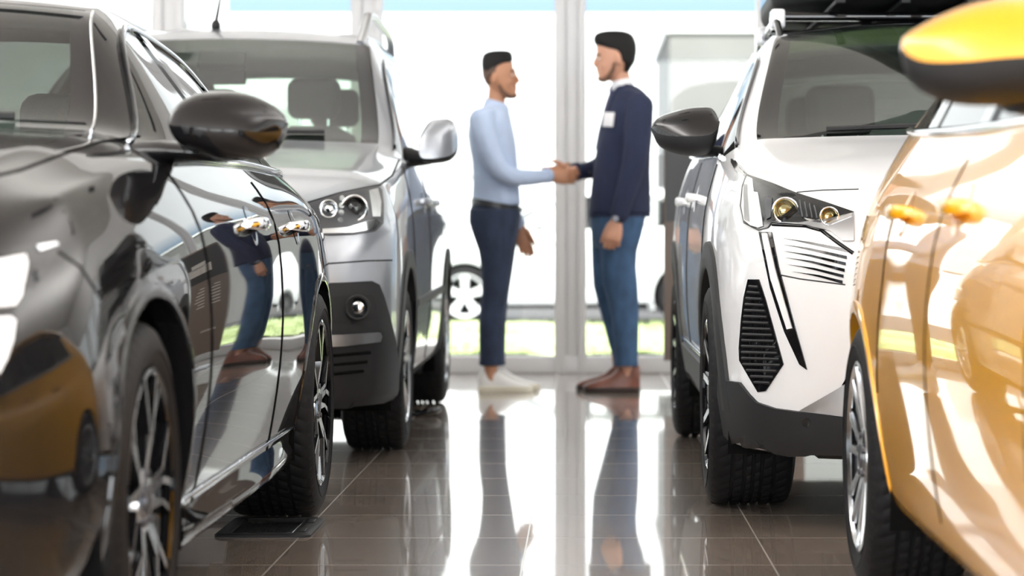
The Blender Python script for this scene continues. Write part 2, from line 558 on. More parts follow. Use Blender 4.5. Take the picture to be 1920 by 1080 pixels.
def build_body(S, root):
    """S: spec dict. Builds the shell, splits it in parts, returns Car with a BVH in local coordinates."""
    L = S['L']
    W = [interp(k) for k in S['walls']]          # k0..k5
    T1, T2, ZC = interp(S['t1']), interp(S['t2']), interp(S['zc'])
    st = S['stations']
    nose, tail = S['nose'], S['tail']
    Rf, nf, Rr, nr = S['Rf'], S['nf'], S['Rr'], S['nr']
    NF = len(FR)
    def sup(fr, n): return 1 - max(0.0, 1 - fr ** n) ** (1 / n)
    cols = []                                     # each: list of 6 points
    for c in reversed(range(NF)):                 # front centre -> corner
        fr = FR[c]; pts = []
        for k in range(6):
            uc = nose[k] + Rf[k]
            u = nose[k] + Rf[k] * sup(fr, nf)
            v, _ = W[k](uc); _, z = W[k](u)
            z += S.get('nose_arch', 0.0) * (1 - fr * fr) if k == 5 else 0
            pts.append(Vector((v * fr, u, z)))
        cols.append(pts)
    for u in st:
        pts = []
        for k in range(6):
            v, z = W[k](u); pts.append(Vector((v, u, z)))
        cols.append(pts)
    for c in range(NF):
        fr = FR[c]; pts = []
        for k in range(6):
            uc = L - tail[k] - Rr[k]
            u = L - tail[k] - Rr[k] * sup(fr, nr)
            v, _ = W[k](uc); _, z = W[k](u)
            z += S.get('tail_arch', 0.0) * (1 - fr * fr) if k == 5 else 0
            pts.append(Vector((v * fr, u, z)))
        cols.append(pts)
    bm = bmesh.new()
    cr = bm.edges.layers.float.new('crease_edge')
    wall = [[bm.verts.new(p) for p in pts] for pts in cols]
    nst = len(st)
    top = []
    top.append([wall[NF - 1 - t][5] for t in range(NF)])
    for i, u in enumerate(st):
        row = [wall[NF + i][5]]
        v1, z1 = T1(u); v2, z2 = T2(u); zc = ZC(u)
        row.append(bm.verts.new((v1, u, z1)))
        row.append(bm.verts.new((v2, u, z2)))
        for t in range(3, NF):
            g = TG[t]
            row.append(bm.verts.new((v2 * g, u, zc - (zc - z2) * g ** S.get('crown', 2.2))))
        top.append(row)
    top.append([wall[NF + nst + t][5] for t in range(NF)])
    zi = {z: i for i, z in enumerate(ZONES)}
    uall = [None] * NF + list(st) + [None] * NF
    d0, d1, d2 = S['doors']
    for c in range(len(cols) - 1):
        for k in range(5):
            f = bm.faces.new((wall[c][k], wall[c + 1][k], wall[c + 1][k + 1], wall[c][k + 1]))
            z = 'body_shell'
            if c < NF + S.get('bumper_st', 0): z = 'front_bumper'
            elif c >= NF + nst - 1 - S.get('tail_st', 0): z = 'tailgate'
            elif NF <= c < NF + nst - 1:
                um = (uall[c] + uall[c + 1]) / 2
                if k >= 1:
                    if d0 < um < d1: z = 'front_door'
                    elif d1 < um < d2: z = 'rear_door'
            if k == 0: z = 'sill_trim'
            f.material_index = zi[z]
    cowl, header, A, C, rh, re_ = S['cowl'], S['header'], S['A'], S['C'], S['rear_header'], S['rear_end']
    for r in range(len(top) - 1):
        ua = st[r - 1] if r >= 1 else 0.0
        ub = st[r] if r < nst else L
        um = (ua + ub) / 2
        for t in range(NF - 1):
            f = bm.faces.new((top[r][t], top[r + 1][t], top[r + 1][t + 1], top[r][t + 1]))
            z = 'body_shell'
            if t == 0:
                if A < um < C: z = 'side_window'
            elif t >= 2:
                if um < cowl: z = 'bonnet'
                elif um < header: z = 'windshield' if t >= 3 else 'windshield_border'
                elif um < rh: z = 'roof_panel'
                elif um < re_: z = 'rear_window' if t >= 3 else 'body_shell'
                else: z = 'tailgate'
            elif um > re_: z = 'tailgate'
            f.material_index = zi[z]
    def crease(vs, val):
        for a, b in zip(vs[:-1], vs[1:]):
            e = bm.edges.get((a, b))
            if e: e[cr] = max(e[cr], val)
    for k, val in S['crease'].items():
        crease([wall[c][k] for c in range(len(cols))], val)
    crease([r[0] for r in top], S.get('belt_crease', 0.5))
    crease([r[1] for r in top], 0.35)
    crease([r[2] for r in top], S.get('t2_crease', 0.35))
    for uu, val in ((cowl, 0.9), (header, 0.5), (rh, 0.4), (re_, 0.6)):
        i = min(range(nst), key=lambda q: abs(st[q] - uu))
        crease(top[i + 1][1:], val)
    geom = bmesh.ops.mirror(bm, geom=bm.verts[:] + bm.edges[:] + bm.faces[:], axis='X', merge_dist=1e-4)
    bmesh.ops.remove_doubles(bm, verts=bm.verts[:], dist=1e-4)
    bmesh.ops.recalc_face_normals(bm, faces=bm.faces[:])
    me = bpy.data.meshes.new('cage')
    bm.to_mesh(me); bm.free()
    for z in ZONES: me.materials.append(MATS['matte_black'])
    o = bpy.data.objects.new('cage', me)
    COL.objects.link(o)
    md = o.modifiers.new('sub', 'SUBSURF'); md.levels = S.get('sub', 2); md.render_levels = S.get('sub', 2)
    dense = eval_mesh(o)
    bpy.data.objects.remove(o); bpy.data.meshes.remove(me)
    nv = len(dense.vertices)
    co = np.empty(nv * 3); dense.vertices.foreach_get('co', co); co = co.reshape(-1, 3)
    polys = [tuple(p.vertices) for p in dense.polygons]
    pm = np.array([p.material_index for p in dense.polygons])
    # outward check
    ctr = np.mean(co, axis=0)
    s = 0
    for p in dense.polygons[:400]:
        s += np.dot(np.array(p.normal), np.array(p.center) - ctr)
    if s < 0: polys = [tuple(reversed(p)) for p in polys]
    car = Car(); car.root = root; car.S = S
    car.bvh = BVHTree.FromPolygons([Vector(c) for c in co], polys)
    car.loc = Vector(root.location)
    car.parts = {}
    # smooth vertex normals
    vn = np.zeros((nv, 3))
    for p in polys:
        a, b, c, d = (co[i] for i in (p[0], p[1], p[2], p[-1]))
        nrm = np.cross(c - a, d - b)
        for i in p: vn[i] += nrm
    vn /= np.maximum(np.linalg.norm(vn, axis=1, keepdims=True), 1e-12)
    car.co, car.vn = co, vn
    # wheel openings
    keep = np.ones(len(polys), bool)
    cc = np.array([np.mean(co[list(p)], axis=0) for p in polys])
    co2 = co.copy()
    for (uw, zw, ra) in S['arches']:
        side = np.abs(cc[:, 0]) > 0.55 * S['Wmax']
        d = np.hypot(cc[:, 1] - uw, cc[:, 2] - zw)
        kill = side & (d < ra) & (cc[:, 2] < 1.0)
        keep &= ~kill
        dv = np.hypot(co[:, 1] - uw, co[:, 2] - zw)
        used_k = np.zeros(nv, bool); used_o = np.zeros(nv, bool)
        for i, p in enumerate(polys):
            if kill[i]: used_k[list(p)] = True
            elif keep[i]: used_o[list(p)] = True
        bd = used_k & used_o
        for i in np.where(bd)[0]:
            if dv[i] > 1e-6:
                co2[i, 1] = uw + (co[i, 1] - uw) * ra / dv[i]
                co2[i, 2] = zw + (co[i, 2] - zw) * ra / dv[i]
    zmats = S['mats']
    for i, z in enumerate(ZONES):
        for side in ((-1, 1) if z in ('front_door', 'rear_door', 'side_window', 'windshield_border', 'sill_trim') else (0,)):
            idx = [j for j in np.where((pm == i) & keep)[0] if side == 0 or cc[j, 0] * side > 0]
            if not idx: continue
            remap = {}; vs = []; fs = []; ns = []
            for j in idx:
                f = []
                for q in polys[j]:
                    if q not in remap:
                        remap[q] = len(vs); vs.append(co2[q]); ns.append(vn[q])
                    f.append(remap[q])
                fs.append(f)
            par = root
            ob = mesh_obj(z, vs, fs, zmats.get(z, zmats['body_shell']), par)
            ob.data.normals_split_custom_set_from_vertices([tuple(n) for n in ns])
            car.parts[(z, side)] = ob
    return car

# ---- putting things on a body's surface
def sight(px, py):
    """line of sight from the camera through a point of the photograph"""
    return Vector((0, 0, EYE)), Vector(((px - VPX) / FPX, 1.0, (VPY - py) / FPX)).normalized()

def P3(px, py, Y):
    return Vector(((px - VPX) * Y / FPX, Y, EYE + (VPY - py) * Y / FPX))

def hit(car, p, mode, last=[None]):
    """p is a 2-D point; returns local position and normal on the body"""
    if mode == 'px':
        o, d = sight(*p); o = o - car.loc
    elif mode == 'side':      # (u, z) seen from the left (+x) side
        o, d = Vector((3, p[0], p[1])), Vector((-1, 0, 0))
    elif mode == 'sider':
        o, d = Vector((-3, p[0], p[1])), Vector((1, 0, 0))
    elif mode == 'front':     # (x, z)
        o, d = Vector((p[0], -3, p[1])), Vector((0, 1, 0))
    elif mode == 'rear':
        o, d = Vector((p[0], 12, p[1])), Vector((0, -1, 0))
    elif mode == 'top':       # (x, u)
        o, d = Vector((p[0], p[1], 4)), Vector((0, 0, -1))
    h = car.bvh.ray_cast(o, d)
    if h[0] is None:
        t = getattr(car, 'lastdist', 7.0)
        q = o + d * t
        h = car.bvh.find_nearest(q)
        return h[0], h[1]
    car.lastdist = h[3]
    n = h[1]
    if n.dot(d) > 0: n = -n
    return h[0], n

def resample(poly, step, closed=True):
    out = []
    N = len(poly)
    for i in range(N if closed else N - 1):
        a = np.array(poly[i], float); b = np.array(poly[(i + 1) % N], float)
        m = max(1, int(math.ceil(np.linalg.norm(b - a) / step)))
        for k in range(m): out.append(tuple(a + (b - a) * k / m))
    if not closed: out.append(tuple(poly[-1]))
    return out

def inside(p, poly):
    x, y = p; c = False; n = len(poly); j = n - 1
    for i in range(n):
        xi, yi = poly[i]; xj, yj = poly[j]
        if (yi > y) != (yj > y) and x < (xj - xi) * (y - yi) / (yj - yi) + xi: c = not c
        j = i
    return c

def patch(car, name, outline, mode, mt, parent=None, off=0.004, thick=0.012, step=None, mirror=False, sink=0.0, dome=0.0, fn=None):
    """a thin shaped panel lying on the car body inside an outline"""
    if step is None: step = 14 if mode == 'px' else 0.03
    B = resample(outline, step)
    xs = [p[0] for p in B]; ys = [p[1] for p in B]
    pts = list(B)
    x = min(xs) + step * 0.5
    Bn = np.array(B)
    while x < max(xs):
        y = min(ys) + step * 0.5
        while y < max(ys):
            if inside((x, y), B) and np.min(np.hypot(Bn[:, 0] - x, Bn[:, 1] - y)) > step * 0.45: pts.append((x, y))
            y += step
        x += step
    sc = 1.0 if mode != 'px' else 0.01
    res = delaunay_2d_cdt([Vector((p[0] * sc, p[1] * sc)) for p in pts], [], [list(range(len(B)))], 1, 1e-7)
    vs2, tris = res[0], res[2]
    tv = []; bv = []
    for v in vs2:
        p = (v[0] / sc, v[1] / sc)
        pos, n = hit(car, p, mode)
        o = off - sink
        if dome:
            dd = np.min(np.hypot(Bn[:, 0] - p[0], Bn[:, 1] - p[1]))
            o += dome * (1 - math.exp(-dd / (step * 1.2)))
        if fn: o += fn(p)
        tv.append(pos + n * o); bv.append(pos + n * (off - sink - thick))
    nV = len(tv)
    # consistent facing: use reference normal
    faces = []
    edges = {}
    for t in tris:
        t = list(t)
        a, b, c = (tv[i] for i in t[:3])
        nn = (b - a).cross(c - a)
        pos, n = hit(car, (vs2[t[0]][0] / sc, vs2[t[0]][1] / sc), mode)
        if nn.dot(n) < 0: t.reverse()
        faces.append(tuple(t))
        for i in range(len(t)):
            e = (t[i], t[(i + 1) % len(t)])
            edges[e] = edges.get(e, 0) + 1
    bd = [e for e in edges if (e[1], e[0]) not in edges]
    V = tv + bv
    F = list(faces) + [tuple(i + nV for i in reversed(f)) for f in faces]
    for a, b in bd: F.append((b, a, a + nV, b + nV))
    mb = MB().add(V, F)
    return build_pair(mb, name, mt, parent if parent is not None else car.root, 40, mirror)

def seam(car, name, pts, mode, mt='matte_black', r=0.0028, off=0.0, parent=None, mirror=False, step=None, flat=1.0, n=6):
    """a bead or a gap line that follows the body along a 2-D path"""
    if step is None: step = 10 if mode == 'px' else 0.025
    B = resample(pts, step, closed=False)
    P = []
    for p in B:
        pos, nn = hit(car, p, mode); P.append(pos + nn * off)
    mb = MB().tube(P, r, n=n, flat=flat)
    return build_pair(mb, name, mt, parent if parent is not None else car.root, 60, mirror)

def arch_trim(car, name, uw, zw, r0, r1, mt, a0=-25, a1=183, thick=0.018, off=0.012, round_=True):
    """band round a wheel opening, on both flanks as two parts"""
    out = []
    for sgn in (1, -1):
        mb = MB(); rings = []
        N = 44
        for i in range(N + 1):
            a = math.radians(a0 + (a1 - a0) * i / N)
            ring = []
            prof = [(r0 - 0.004, -0.05), (r0 - 0.004, off * 0.55), (r0 + 0.006, off), ((r0 + r1) / 2, off), (r1 - 0.006, off * 0.9), (r1, off - thick)]
            for (r, o) in prof:
                p = (uw + r * math.cos(a), zw + r * math.sin(a))
                rr = max(r, r0 + 0.004)
                pos, n = hit(car, (uw + rr * math.cos(a), max(zw + rr * math.sin(a), 0.19)), 'side')
                ring.append(Vector((sgn * (pos.x + o), p[0], p[1])))
            rings.append(ring)
        mb.loft(rings, cap=False, closed=False)
        out.append(mb.build(name, mt, car.root, 50))
    return out

# ------------------------------------------------------------------ wheels
def rim_bars(mb, bars, n, rot=0.0, side=1):
    """bars: (r0, a0deg, w0, d0, r1, a1deg, w1, d1, thick) repeated n times; face material 0, flank material 1"""
    for q in range(n):
        base = 2 * math.pi * q / n + rot
        for (r0, a0, w0, d0, r1, a1, w1, d1, th) in bars:
            p0 = np.array((r0 * math.cos(base + math.radians(a0)), r0 * math.sin(base + math.radians(a0))))
            p1 = np.array((r1 * math.cos(base + math.radians(a1)), r1 * math.sin(base + math.radians(a1))))
            t = (p1 - p0) / np.linalg.norm(p1 - p0); nn = np.array((-t[1], t[0]))
            vs = []
            for (p, w, d) in ((p0, w0, d0), (p1, w1, d1)):
                for (s, dd, ww) in ((-1, 0, .82), (1, 0, .82), (1, -th, 1.25), (-1, -th, 1.25)):
                    q2 = p + nn * (s * w * ww / 2)
                    vs.append(Vector((side * (d + dd), q2[0], q2[1])))
            fs = [(0, 1, 5, 4), (1, 2, 6, 5), (2, 3, 7, 6), (3, 0, 4, 7), (0, 3, 2, 1), (4, 5, 6, 7)]
            b = len(mb.v)
            mb.add(vs, fs[:1], 0); mb.f += [tuple(i + b for i in f) for f in fs[1:]]; mb.m += [1] * 5

def make_wheel(car, r, width, rr, style, pos, side, face='alloy', steer=0.0):
    """pos: centre of the outer face (local). rim is the part, tyre etc. are sub-parts"""
    x0 = 0.0
    rim = MB()
    # barrel and lip, profile along x (0 = outer face, negative inward)
    w = width
    prof = [(-0.012, rr - 0.004), (-0.004, rr + 0.004), (-0.006, rr + 0.012), (-0.022, rr + 0.012), (-0.03, rr - 0.006), (-0.06, rr - 0.022), (-w * 0.8, rr - 0.03), (-w + 0.02, rr - 0.002), (-w + 0.012, rr + 0.01)]
    rim.lathe([(side * a, q) for a, q in prof], 64, mi=1 if style in 'YV' else 0)
    rim.lathe([(side * -0.075, 0.02), (side * -0.08, rr - 0.03)], 48, mi=2)   # dark back plate behind the spokes
    if style == 'Y':      # pairs of slim machined bars
        bars = [(0.05, -8, 0.03, -0.018, rr * 0.55, -5, 0.016, -0.006, 0.04), (0.05, 8, 0.03, -0.018, rr * 0.55, 5, 0.016, -0.006, 0.04),
                (rr * 0.53, -5, 0.016, -0.006, rr + 0.002, -15, 0.018, -0.008, 0.03), (rr * 0.53, 5, 0.016, -0.006, rr + 0.002, 15, 0.018, -0.008, 0.03),
                (0.06, -30, 0.034, -0.022, rr * 0.72, -24, 0.012, -0.014, 0.035), (rr * 0.7, -24, 0.012, -0.014, rr + 0.002, -28, 0.02, -0.010, 0.03)]
        rim_bars(rim, bars, 5, 0.3, side)
    elif style == 'V':    # five wide double spokes
        bars = [(0.045, -14, 0.035, -0.03, rr + 0.002, -17, 0.024, -0.006, 0.045), (0.045, 14, 0.035, -0.03, rr + 0.002, 17, 0.024, -0.006, 0.045),
                (rr * 0.45, 0, 0.03, -0.028, rr + 0.002, -15, 0.016, -0.010, 0.03)]
        rim_bars(rim, bars, 5, 0.5, side)
    elif style == 'M':    # ten thin spokes
        bars = [(0.045, -8, 0.03, -0.025, rr + 0.002, -11, 0.022, -0.007, 0.04), (0.045, 8, 0.03, -0.025, rr + 0.002, 11, 0.022, -0.007, 0.04)]
        rim_bars(rim, bars, 7, 0.2, side)
    else:                 # five broad spokes
        bars = [(0.04, -12, 0.05, -0.03, rr + 0.002, -7, 0.045, -0.008, 0.05), (0.04, 12, 0.05, -0.03, rr + 0.002, 7, 0.045, -0.008, 0.05)]
        rim_bars(rim, bars, 5, 0.31, side)
    rim.lathe([(side * -0.014, 0.0001), (side * -0.014, 0.05), (side * -0.02, 0.068), (side * -0.06, 0.075)], 32, mi=0)
    for p in rim.v:
        if p.x * side > -.062: p.x += side * .013
    ro = rim.build('wheel', [face, 'gloss_black' if style in 'YV' else face, 'matte_black'], car.root, 35, loc=pos)
    if steer: ro.rotation_euler = (0, 0, steer)
    # tyre
    ty = MB()
    sw = 0.012 if True else 0
    half = w
    pr = [(-0.018, rr + 0.002), (-0.004, rr + 0.012), (0.009, rr + 0.03), (0.013, (rr + r) / 2), (0.010, r - 0.035), (0.000, r - 0.014), (-0.012, r - 0.005), (-0.026, r - 0.001)]
    grooves = [0.17, 0.36, 0.5, 0.64, 0.83]
    xs = []
    for g in grooves:
        c = -0.026 - (w - 0.03) * g
        xs += [(c + 0.006, r), (c + 0.0045, r - 0.008), (c - 0.0045, r - 0.008), (c - 0.006, r)]
    pr = pr + xs + [(-w + 0.004, r - 0.001), (-w - 0.008, r - 0.005), (-w - 0.02, r - 0.014), (-w - 0.03, r - 0.04), (-w - 0.034, (rr + r) / 2), (-w - 0.02, rr + 0.01)]
    nA = 216
    rings = []
    for (a, q) in pr:
        ring = []
        for k in range(nA):
            t = 2 * math.pi * k / nA
            q2 = q
            if q > r - 0.012 and (k % 4 == 0) and not (q < r - 0.006 and a < -0.03 and a > -w): q2 = q - 0.0035
            ring.append(Vector((side * a, q2 * math.cos(t + a * 1.6), q2 * math.sin(t + a * 1.6))))
        rings.append(ring)
    ty.loft(rings, cap=False)
    # raised ring of the sidewall
    ty.tube([(side * 0.0125, (r - 0.055) * math.cos(2 * math.pi * k / 64), (r - 0.055) * math.sin(2 * math.pi * k / 64)) for k in range(65)], 0.0025, 6, cap=False)
    to = ty.build('tire', 'rubber', ro, 30)
    cp = MB().lathe([(side * 0.006, 0.0001), (side * 0.004, 0.02), (side * 0.002, 0.029), (side * -0.006, 0.031)], 28)
    cp.build('center_cap', 'brushed_dark', ro, 40)
    for k in range(5):
        nb = MB()
        t = 2 * math.pi * k / 5 + 0.3
        nb.lathe([(side * 0.003, 0.0001), (side * 0.003, 0.008), (side * -0.02, 0.009)], 8, c=(0, 0.05 * math.cos(t), 0.05 * math.sin(t)))
        nb.build('wheel_bolt', 'brushed_dark', ro, 40)
    dk = MB().lathe([(side * -0.082, 0.04), (side * -0.082, rr * 0.72), (side * -0.10, rr * 0.72), (side * -0.10, 0.04)], 40, closed=True)
    dk.build('brake_disc', 'satin_silver', ro, 30)
    return ro

def add_wheels(car, r, width, rr, style, face, vf, vr=None):
    S = car.S
    for (uw, zw, ra), v in zip(S['arches'][:2], (vf, vr or vf)):
        for s in (-1, 1):
            make_wheel(car, r, width, rr, style, (s * (v - 0.016), uw, r), s, face)
    # dark wheel wells
    for (uw, zw, ra) in S['arches'][:2]:
        for s in (-1, 1):
            mb = MB()
            R = ra + 0.03
            x1, x0 = s * (S['Wmax'] - 0.05), s * (S['Wmax'] - 0.42)
            rings = []
            for i in range(29):
                a = math.radians(-20 + 220 * i / 28)
                rings.append([Vector((x, uw + R * math.cos(a), max(0.18, zw + R * math.sin(a)))) for x in (x1, x0)])
            mb.loft(rings, cap=False, closed=False)
            mb.add([Vector((x0, uw, zw))] + [r_[1] for r_ in rings], [(0, i + 1, i + 2) for i in range(28)])
            mb.build('wheel_well', 'matte_black', car.root, 40)
    # underbody
    L = S['L']
    mb = MB()
    w = S['Wmax'] - 0.12
    a1, a2 = S['arches'][0], S['arches'][1]
    mb.box((0, (a1[0] + a2[0]) / 2, 0.25), (2 * w, a2[0] - a1[0] - 2 * a1[2] - 0.06, 0.10))
    mb.box((0, a1[0], 0.32), (2 * (w - 0.34), 2 * a1[2] + 0.1, 0.2))
    mb.box((0, a2[0], 0.34), (2 * (w - 0.34), 2 * a2[2] + 0.1, 0.2))
    mb.box((0, (0.22 + a1[0] - a1[2]) / 2 + 0.02, 0.27), (2 * (w - 0.32), a1[0] - a1[2] - 0.22, 0.1))
    mb.box((0, (L - 0.2 + a2[0] + a2[2]) / 2, 0.32), (2 * (w - 0.22), L - 0.2 - a2[0] - a2[2], 0.1))
    for (uw, zw, ra) in (a1, a2):
        mb.tube([(-w + 0.05, uw, zw), (w - 0.05, uw, zw)], 0.05, 10)
    mb.build('underbody', 'matte_black', car.root, 30)

def interior(car, floor_z, belt, u_dash, u_seat, u_bench, half, seat_h, hr_w=0.27, rear_heads=True):
    """dashboard, steering wheel, seats"""
    root = car.root
    mb = MB()
    rings = []
    for x in np.linspace(-half, half, 13):
        g = 1 - 0.25 * (abs(x) / half) ** 2
        z0 = belt - 0.03
        rings.append([Vector((x, u_dash - 0.45 * g, z0 - 0.06)), Vector((x, u_dash - 0.2 * g, z0 - 0.01)), Vector((x, u_dash + 0.05, z0)), Vector((x, u_dash + 0.14, z0 - 0.05)),
                      Vector((x, u_dash + 0.13, z0 - 0.25)), Vector((x, u_dash + 0.0, z0 - 0.42)), Vector((x, u_dash - 0.45, z0 - 0.42))])
    mb.loft(rings)
    mb.build('dashboard', 'interior_dark', root, 40)
    sw = MB()
    cx = half * 0.47
    c = Vector((cx, u_dash + 0.30, belt - 0.07))
    ax = Matrix.Rotation(math.radians(-24), 3, 'X')
    sw.tube([c + ax @ Vector((0.18 * math.cos(t), 0, 0.17 * math.sin(t))) for t in np.linspace(0, 2 * math.pi, 41)], 0.016, 8, cap=False)
    sw.tube([c + ax @ Vector((-0.17, 0, 0)), c + ax @ Vector((0.17, 0, 0))], 0.02, 8)
    sw.tube([c, c + ax @ Vector((0, -0.3, 0))], 0.035, 8)
    sw.ellipsoid(c, (0.07, 0.03, 0.06))
    sw.build('steering_wheel', 'interior_dark', root, 50)
    def seat(x, u, wide, heads):
        s = MB()
        s.box((x, u - 0.22, floor_z + 0.22), (wide, 0.5, 0.16), bev=0.05)
        so = s.build('seat', 'seat_cloth', root, 40)
        b = MB()
        tilt = Matrix.Rotation(math.radians(-13), 3, 'X')
        n = 12
        rings = []
        for i in range(n + 1):
            t = i / n
            z = floor_z + 0.25 + t * (seat_h - floor_z - 0.25)
            ww = wide / 2 * (0.98 - 0.22 * t ** 3)
            th = 0.075 - 0.02 * t
            uu = u + (z - floor_z - 0.25) * 0.22
            e = 1.0 if i < n else 0.6
            rings.append([Vector((x + ww * e * math.copysign(abs(math.cos(a)) ** 0.5, math.cos(a)), uu + th * e * math.copysign(abs(math.sin(a)) ** 0.7, math.sin(a)), z)) for a in np.linspace(0, 2 * math.pi, 25)[:-1]])
        b.loft(rings)
        b.build('backrest', 'seat_cloth', so, 50)
        for hx in heads:
            h = MB()
            uu = u + (seat_h - floor_z - 0.2) * 0.22
            h.box((x + hx, uu, seat_h + 0.135), (hr_w, 0.11, 0.20), bev=0.05)
            ho = h.build('headrest', 'seat_cloth', so, 50)
            for dx in (-0.07, 0.07):
                p = MB().tube([(x + hx + dx, uu, seat_h - 0.05), (x + hx + dx, uu, seat_h + 0.08)], 0.007, 8)
                p.build('headrest_post', 'chrome', so, 50)
    for x in (-half * 0.48, half * 0.48): seat(x, u_seat, 0.50, (0,))
    seat(0, u_bench, half * 1.75, (-half * 0.5, half * 0.5) if rear_heads else ())

def pod(car, name, top, bot, Y, depth, mt_top, mt_bot, split=0.5, tip=1, parent=None, nsec=22, back=0.35, pw=0.62, soft=0.05):
    """door mirror housing: silhouette given by its upper and lower edge (photo x, y) at distance Y.
    Front side bulges, rear side is cut flat for the glass."""
    ft, fb = interp(sorted(top)), interp(sorted(bot))
    x0 = max(min(t[0] for t in top), min(t[0] for t in bot)); x1 = min(max(t[0] for t in top), max(t[0] for t in bot))
    loc = car.loc
    ringsT = []; ringsB = []
    for i in range(nsec + 1):
        s = i / nsec
        s = 0.5 - 0.5 * math.cos(math.pi * s)
        x = x0 + (x1 - x0) * s
        yt, yb = ft(x), fb(x)
        a = P3(x, yt, Y); b = P3(x, yb, Y)
        zc = (a.z + b.z) / 2; hz = max((a.z - b.z) / 2, 0.002)
        e = s if tip > 0 else 1 - s
        dpt = depth * max(0.03, (1 - e ** 2.6)) ** 0.5 * min(1, 0.75 + 3 * (1 - e) * 0 + 0.25)
        rt = []; rb = []
        zs = b.z + 2 * hz * split
        for k in range(13):        # upper half: from front seam over top to rear seam
            t = math.pi * k / 12
            y = -math.cos(t); y = y * dpt if y < 0 else y * dpt * back
            rt.append(Vector((a.x, Y + y, zs + (a.z - zs) * abs(math.sin(t)) ** pw)) - loc)
            rb.append(Vector((a.x, Y + y, zs - (zs - b.z) * abs(math.sin(t)) ** pw)) - loc)
        ringsT.append(rt); ringsB.append(rb)
    mbt = MB().loft(ringsT, cap=False, closed=False)
    mbb = MB().loft(ringsB, cap=False, closed=False)
    par = parent if parent is not None else car.root
    mbt.v += [Vector((-p.x, p.y, p.z)) for p in mbt.v]; n = len(mbt.v) // 2; mbt.f += [tuple(i + n for i in reversed(f)) for f in mbt.f]; mbt.m += list(mbt.m)
    mbb.v += [Vector((-p.x, p.y, p.z)) for p in mbb.v]; n = len(mbb.v) // 2; mbb.f += [tuple(i + n for i in reversed(f)) for f in mbb.f]; mbb.m += list(mbb.m)
    return mbt, mbb

def split_sides(mb):
    """left and right copies of a mirrored MB as two builders"""
    n = len(mb.v) // 2; m = len(mb.f) // 2
    a, b = MB(), MB()
    a.add(mb.v[:n], mb.f[:m]); b.add(mb.v[n:], [tuple(i - n for i in f) for f in mb.f[m:]])
    return a, b

def door_mirror(car, top, bot, Y, depth, mt_top, mt_bot, arm, split=0.5, tip=1, pw=0.62):
    """arm: list of (photo x, photo y, Y, radius vertical, radius depth)"""
    T, B = pod(car, 'mirror', top, bot, Y, depth, mt_top, mt_bot, split, tip, pw=pw)
    t2, b2 = split_sides(T), split_sides(B)
    loc = car.loc
    am = MB().tube([P3(a[0], a[1], a[2]) - loc for a in arm], [(a[3], a[4]) for a in arm], 14, up=(0, 0, 1))
    am.mirror_x()
    a2 = split_sides(am)
    # the flat glass at the back
    for i in range(2):
        low = b2[i].build('side_mirror', mt_bot, car.root, 50)
        t2[i].build('mirror_cap', mt_top, low, 50)
        a2[i].build('mirror_arm', 'gloss_black' if mt_bot == 'gloss_black' else 'plastic_black', low, 50)
        xs = [v.x for v in b2[i].v]; ys = [v.y for v in t2[i].v]; zs = [v.z for v in t2[i].v + b2[i].v]
        cx = (min(xs) + max(xs)) / 2; hw = (max(xs) - min(xs)) / 2 * 0.78
        cz = (min(zs) + max(zs)) / 2; hz = (max(zs) - min(zs)) / 2 * 0.62
        g = MB()
        yb = max(ys) - 0.02
        ring = [Vector((cx + hw * math.copysign(abs(math.cos(t)) ** .5, math.cos(t)), yb, cz + hz * math.copysign(abs(math.sin(t)) ** .5, math.sin(t)))) for t in np.linspace(0, 2 * math.pi, 33)[:-1]]
        ring2 = [p + Vector((0, 0.025, 0)) for p in ring]
        g.loft([ring, ring2])
        g.build('mirror_glass', 'mirror_glass', low, 40)

def handles(car, us, z, mt, rmt=None, half=0.095, proud=0.035, sides=(1, -1)):
    """pull handles with the dished cup behind them"""
    for u, door in us:
        for s in sides:
            pos, n = hit(car, (u, z), 'side')
            cup = []
            for t in np.linspace(0, 2 * math.pi, 25)[:-1]: cup.append((u + 0.055 * math.cos(t), z - 0.004 + 0.050 * math.sin(t)))
            vs = []
            for p in cup:
                q, nn = hit(car, p, 'side'); vs.append(Vector((s * (q.x + 0.0015), q.y, q.z)))
            c = Vector((s * (pos.x - 0.004), u, z - 0.004))
            par = car.parts.get((door, s)) or car.root
            mb = MB()
            ends = [(-half, 0.002, .011), (-half * .93, proud * .55, .014), (-half * .7, proud * .9, .016), (-half * .3, proud, .017), (half * .3, proud, .017), (half * .7, proud * .9, .016), (half * .93, proud * .6, .015), (half, 0.002, .012)]
            rings = []
            for (du, o, hz) in ends:
                q, nn = hit(car, (u + du, z), 'side')
                rings.append([Vector((s * (q.x + o + 0.008 * math.cos(t)), u + du, z + hz * math.sin(t))) for t in np.linspace(0, 2 * math.pi, 17)[:-1]])
            mb.loft(rings)
            ho = mb.build('door_handle', mt, par, 50)
            rim = MB()
            rim.add(vs + [c], [(i, (i + 1) % 24, 24) for i in range(24)])
            rim.build('handle_recess', rmt or mt, par, 50)

def strip(car, name, A, B, mode, mt, off=0.006, parent=None, mirror=False):
    """ribbon on the body between two 2-D paths of equal length"""
    n = 2
    mb = MB(); rings = []
    for a, b in zip(A, B):
        pa, na = hit(car, a, mode); pb, nb = hit(car, b, mode)
        rings.append([pa - na * 0.004, pa + na * off, (pa + pb) / 2 + (na + nb) * 0.5 * (off * 1.25), pb + nb * off, pb - nb * 0.004])
    mb.loft(rings, cap=False, closed=False)
    return build_pair(mb, name, mt, parent or car.root, 50, mirror)
# ------------------------------------------------------------------ the four cars
def lin(a, b, n): return [a + (b - a) * i / n for i in range(n)]

